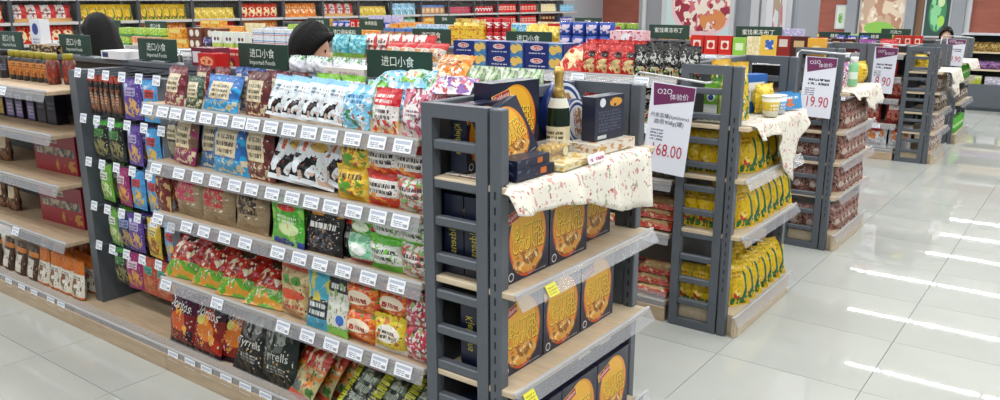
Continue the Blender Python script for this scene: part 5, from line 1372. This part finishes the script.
# ------------------------------------------------------------------ people between the gondolas
SKIN = mat('skin', 'c89a80', .5)
HAIR = mat('black_hair', '070606', .6, spec=.2, bump=(90, .5))
def cloth_mat(name, top, bottom):
    m = bpy.data.materials.new(name)
    m.use_nodes = True
    nt = m.node_tree
    tc = nt.nodes.new('ShaderNodeTexCoord')
    sp = nt.nodes.new('ShaderNodeSeparateXYZ')
    cr = nt.nodes.new('ShaderNodeValToRGB')
    cr.color_ramp.interpolation = 'CONSTANT'
    e = cr.color_ramp.elements
    e[0].position = 0; e[0].color = lin('26262a')
    e[1].position = .045; e[1].color = lin(bottom)
    n = e.new(.55); n.color = lin(top)
    n = e.new(.865); n.color = lin('c89a80')
    mr = nt.nodes.new('ShaderNodeMapRange'); mr.inputs[2].default_value = 1.65
    nt.links.new(tc.outputs['Object'], sp.inputs[0])
    nt.links.new(sp.outputs[2], mr.inputs[0])
    nt.links.new(mr.outputs[0], cr.inputs[0])
    nt.links.new(cr.outputs[0], nt.nodes['Principled BSDF'].inputs['Base Color'])
    nt.nodes['Principled BSDF'].inputs['Roughness'].default_value = .8
    return m

def body_mesh(m):
    """one continuous figure grown on a joint skeleton; faces -y, 1.42 m to the neck"""
    V, E, RD = [], [], []
    def v(p, r, par=None):
        V.append(p); RD.append(r if isinstance(r, tuple) else (r, r))
        if par is not None:
            E.append((par, len(V) - 1))
        return len(V) - 1
    pel = v((0, 0, .90), (.15, .11))
    ab = v((0, 0, 1.05), (.135, .10), pel)
    ch = v((0, 0, 1.22), (.155, .105), ab)
    sh = v((0, .01, 1.34), (.10, .075), ch)
    nk = v((0, .0, 1.42), .052, sh)
    hd0 = v((0, -.015, 1.47), .052, nk)
    for s in (-1, 1):
        hip = v((s * .09, 0, .82), (.085, .09), pel)
        kn = v((s * .10, -.015, .46), .06, hip)
        an = v((s * .10, .01, .09), .042, kn)
        ft = v((s * .11, -.07, .045), (.042, .035), an)
        v((s * .115, -.15, .035), (.035, .028), ft)
        so = v((s * .165, .01, 1.33), .058, sh)
        el = v((s * .215, .02, 1.06), .042, so)
        wr = v((s * .19, -.16, .90), .028, el)
        pa = v((s * .18, -.22, .87), (.032, .02), wr)
        for k, (dx, ln) in enumerate(((-.022, .06), (-.008, .07), (.007, .066), (.021, .05))):
            f1 = v((s * .18 + dx, -.25, .862), .0095, pa)
            f2 = v((s * .18 + dx, -.25 - ln * .5, .85), .009, f1)
            v((s * .18 + dx, -.25 - ln * .85, .825), .008, f2)
        t1 = v((s * .18 - s * .04, -.215, .868), .011, pa)
        v((s * .18 - s * .052, -.245, .862), .009, t1)
    me = bpy.data.meshes.new('body')
    me.from_pydata(V, E, [])
    me.materials.append(m)
    o = bpy.data.objects.new('body', me)
    COL.objects.link(o)
    md = o.modifiers.new('skin', 'SKIN')
    md.use_smooth_shade = True
    for i, r in enumerate(RD):
        me.skin_vertices[0].data[i].radius = r
    me.skin_vertices[0].data[0].use_root = True
    ss = o.modifiers.new('smooth', 'SUBSURF')
    ss.levels = 1; ss.render_levels = 2
    return o

def head_mesh():
    mb = MB()
    def fn(u, v):
        th = 2 * math.pi * u
        ph = math.pi * (v - .5)
        x = .075 * math.cos(ph) * math.sin(th)
        y = -.095 * math.cos(ph) * math.cos(th)
        z = .118 * math.sin(ph)
        if z < 0:
            k = 1 + z * 2.2
            x *= k
            y = y * (1 + z * 1.3) - .012 * min(1, -z / .08)
        f = math.exp(-((x / .014) ** 2)) if y < 0 else 0
        y -= .024 * f * math.exp(-(((z + .022) / .02) ** 2))          # nose
        y -= .007 * f * math.exp(-(((z + .066) / .012) ** 2)) * 1.2   # mouth
        if y < 0:
            y += .009 * math.exp(-(((abs(x) - .032) / .014) ** 2) - ((z - .008) / .012) ** 2)   # eye sockets
        return (x, y, z)
    mb.grid(fn, 40, 28)
    return mb.mesh('head', SKIN)
HEAD = head_mesh()
EAR = MB().lathe([(.004, 0), (.02, .003), (.024, .01), (.012, .016)], 12).mesh('ear', SKIN)
EYE = MB().lathe([(.001, 0), (.007, .001), (.009, .004), (.007, .007), (.001, .008)], 10).mesh('eye', mat('dark_eye', '201814', .2))
LIP = MB().lathe([(.001, 0), (.012, .001), (.016, .004), (.012, .007), (.001, .008)], 12).mesh('mouth', mat('lips', 'a8605a', .4))
def hair_mesh(long):
    mb = MB()
    rr = random.Random(4)
    def fn(u, v):
        th = 2 * math.pi * u
        ph = math.pi / 2 - v * math.pi * .62
        face = max(0, math.cos(th))
        k = 1.13 + .03 * math.sin(9 * th + 8 * v)
        x = .082 * k * math.cos(ph) * math.sin(th)
        y = -.100 * k * math.cos(ph) * math.cos(th)
        z = .128 * k * math.sin(ph)
        if v > .3 and face > .2:       # hair line stays above the face
            t = min(1, (v - .3) / .5)
            z = max(z, z * (1 - face) + .10 * face)
            y = y + .012 * face * t
        elif v > .6 and long:
            t = (v - .6) / .4
            z = z - .34 * t * (1 - face)
            x = x * (1 + .25 * t); y = y * (1 + .05 * t) + .01 * t
        return (x, y, z)
    mb.grid(fn, 40, 20)
    return mb.mesh('hair', HAIR)

def person(label, loc, rz, top, bottom, long, nod=0.0, scale=1.0, group='people between the shelves'):
    t = thing('person', label, 'person', loc, (0, 0, R(rz)), group=None)
    t.scale = (scale,) * 3
    bd = body_mesh(cloth_mat('clothes_' + top, top, bottom))
    bd.parent = t
    h = add('head', HEAD, t, (0, -.03, 1.545), (R(nod), 0, 0))
    h.scale = (1.14,) * 3
    for s in (-1, 1):
        add('ear', EAR, h, (s * .068, .008, -.012), (0, R(90 * s), 0))
        add('eye', EYE, h, (s * .030, -.079, .010), (R(90), 0, 0))
    add('mouth', LIP, h, (0, -.089, -.066), (R(90), 0, 0))
    hm = hair_mesh(long)
    ho = add('hair', hm, h)
    md = ho.modifiers.new('thickness', 'SOLIDIFY'); md.thickness = .012
    return t
person('person with long black hair seen between green signs, looking down', (-6.0, 3.15, 0), -80, '3a3d4a', '2a2c34', True, nod=15, scale=.965)
person('person with short black hair and face turned right, bent over shelf', (-3.74, 3.15, 0), 126, 'c8ccd4', '2a3040', False, nod=10, scale=.95)
person('small dark haired person in navy at the far aisle end', (-1.95, 13.6, 0), 10, '1f2a52', '22242c', False, nod=0, scale=.80)
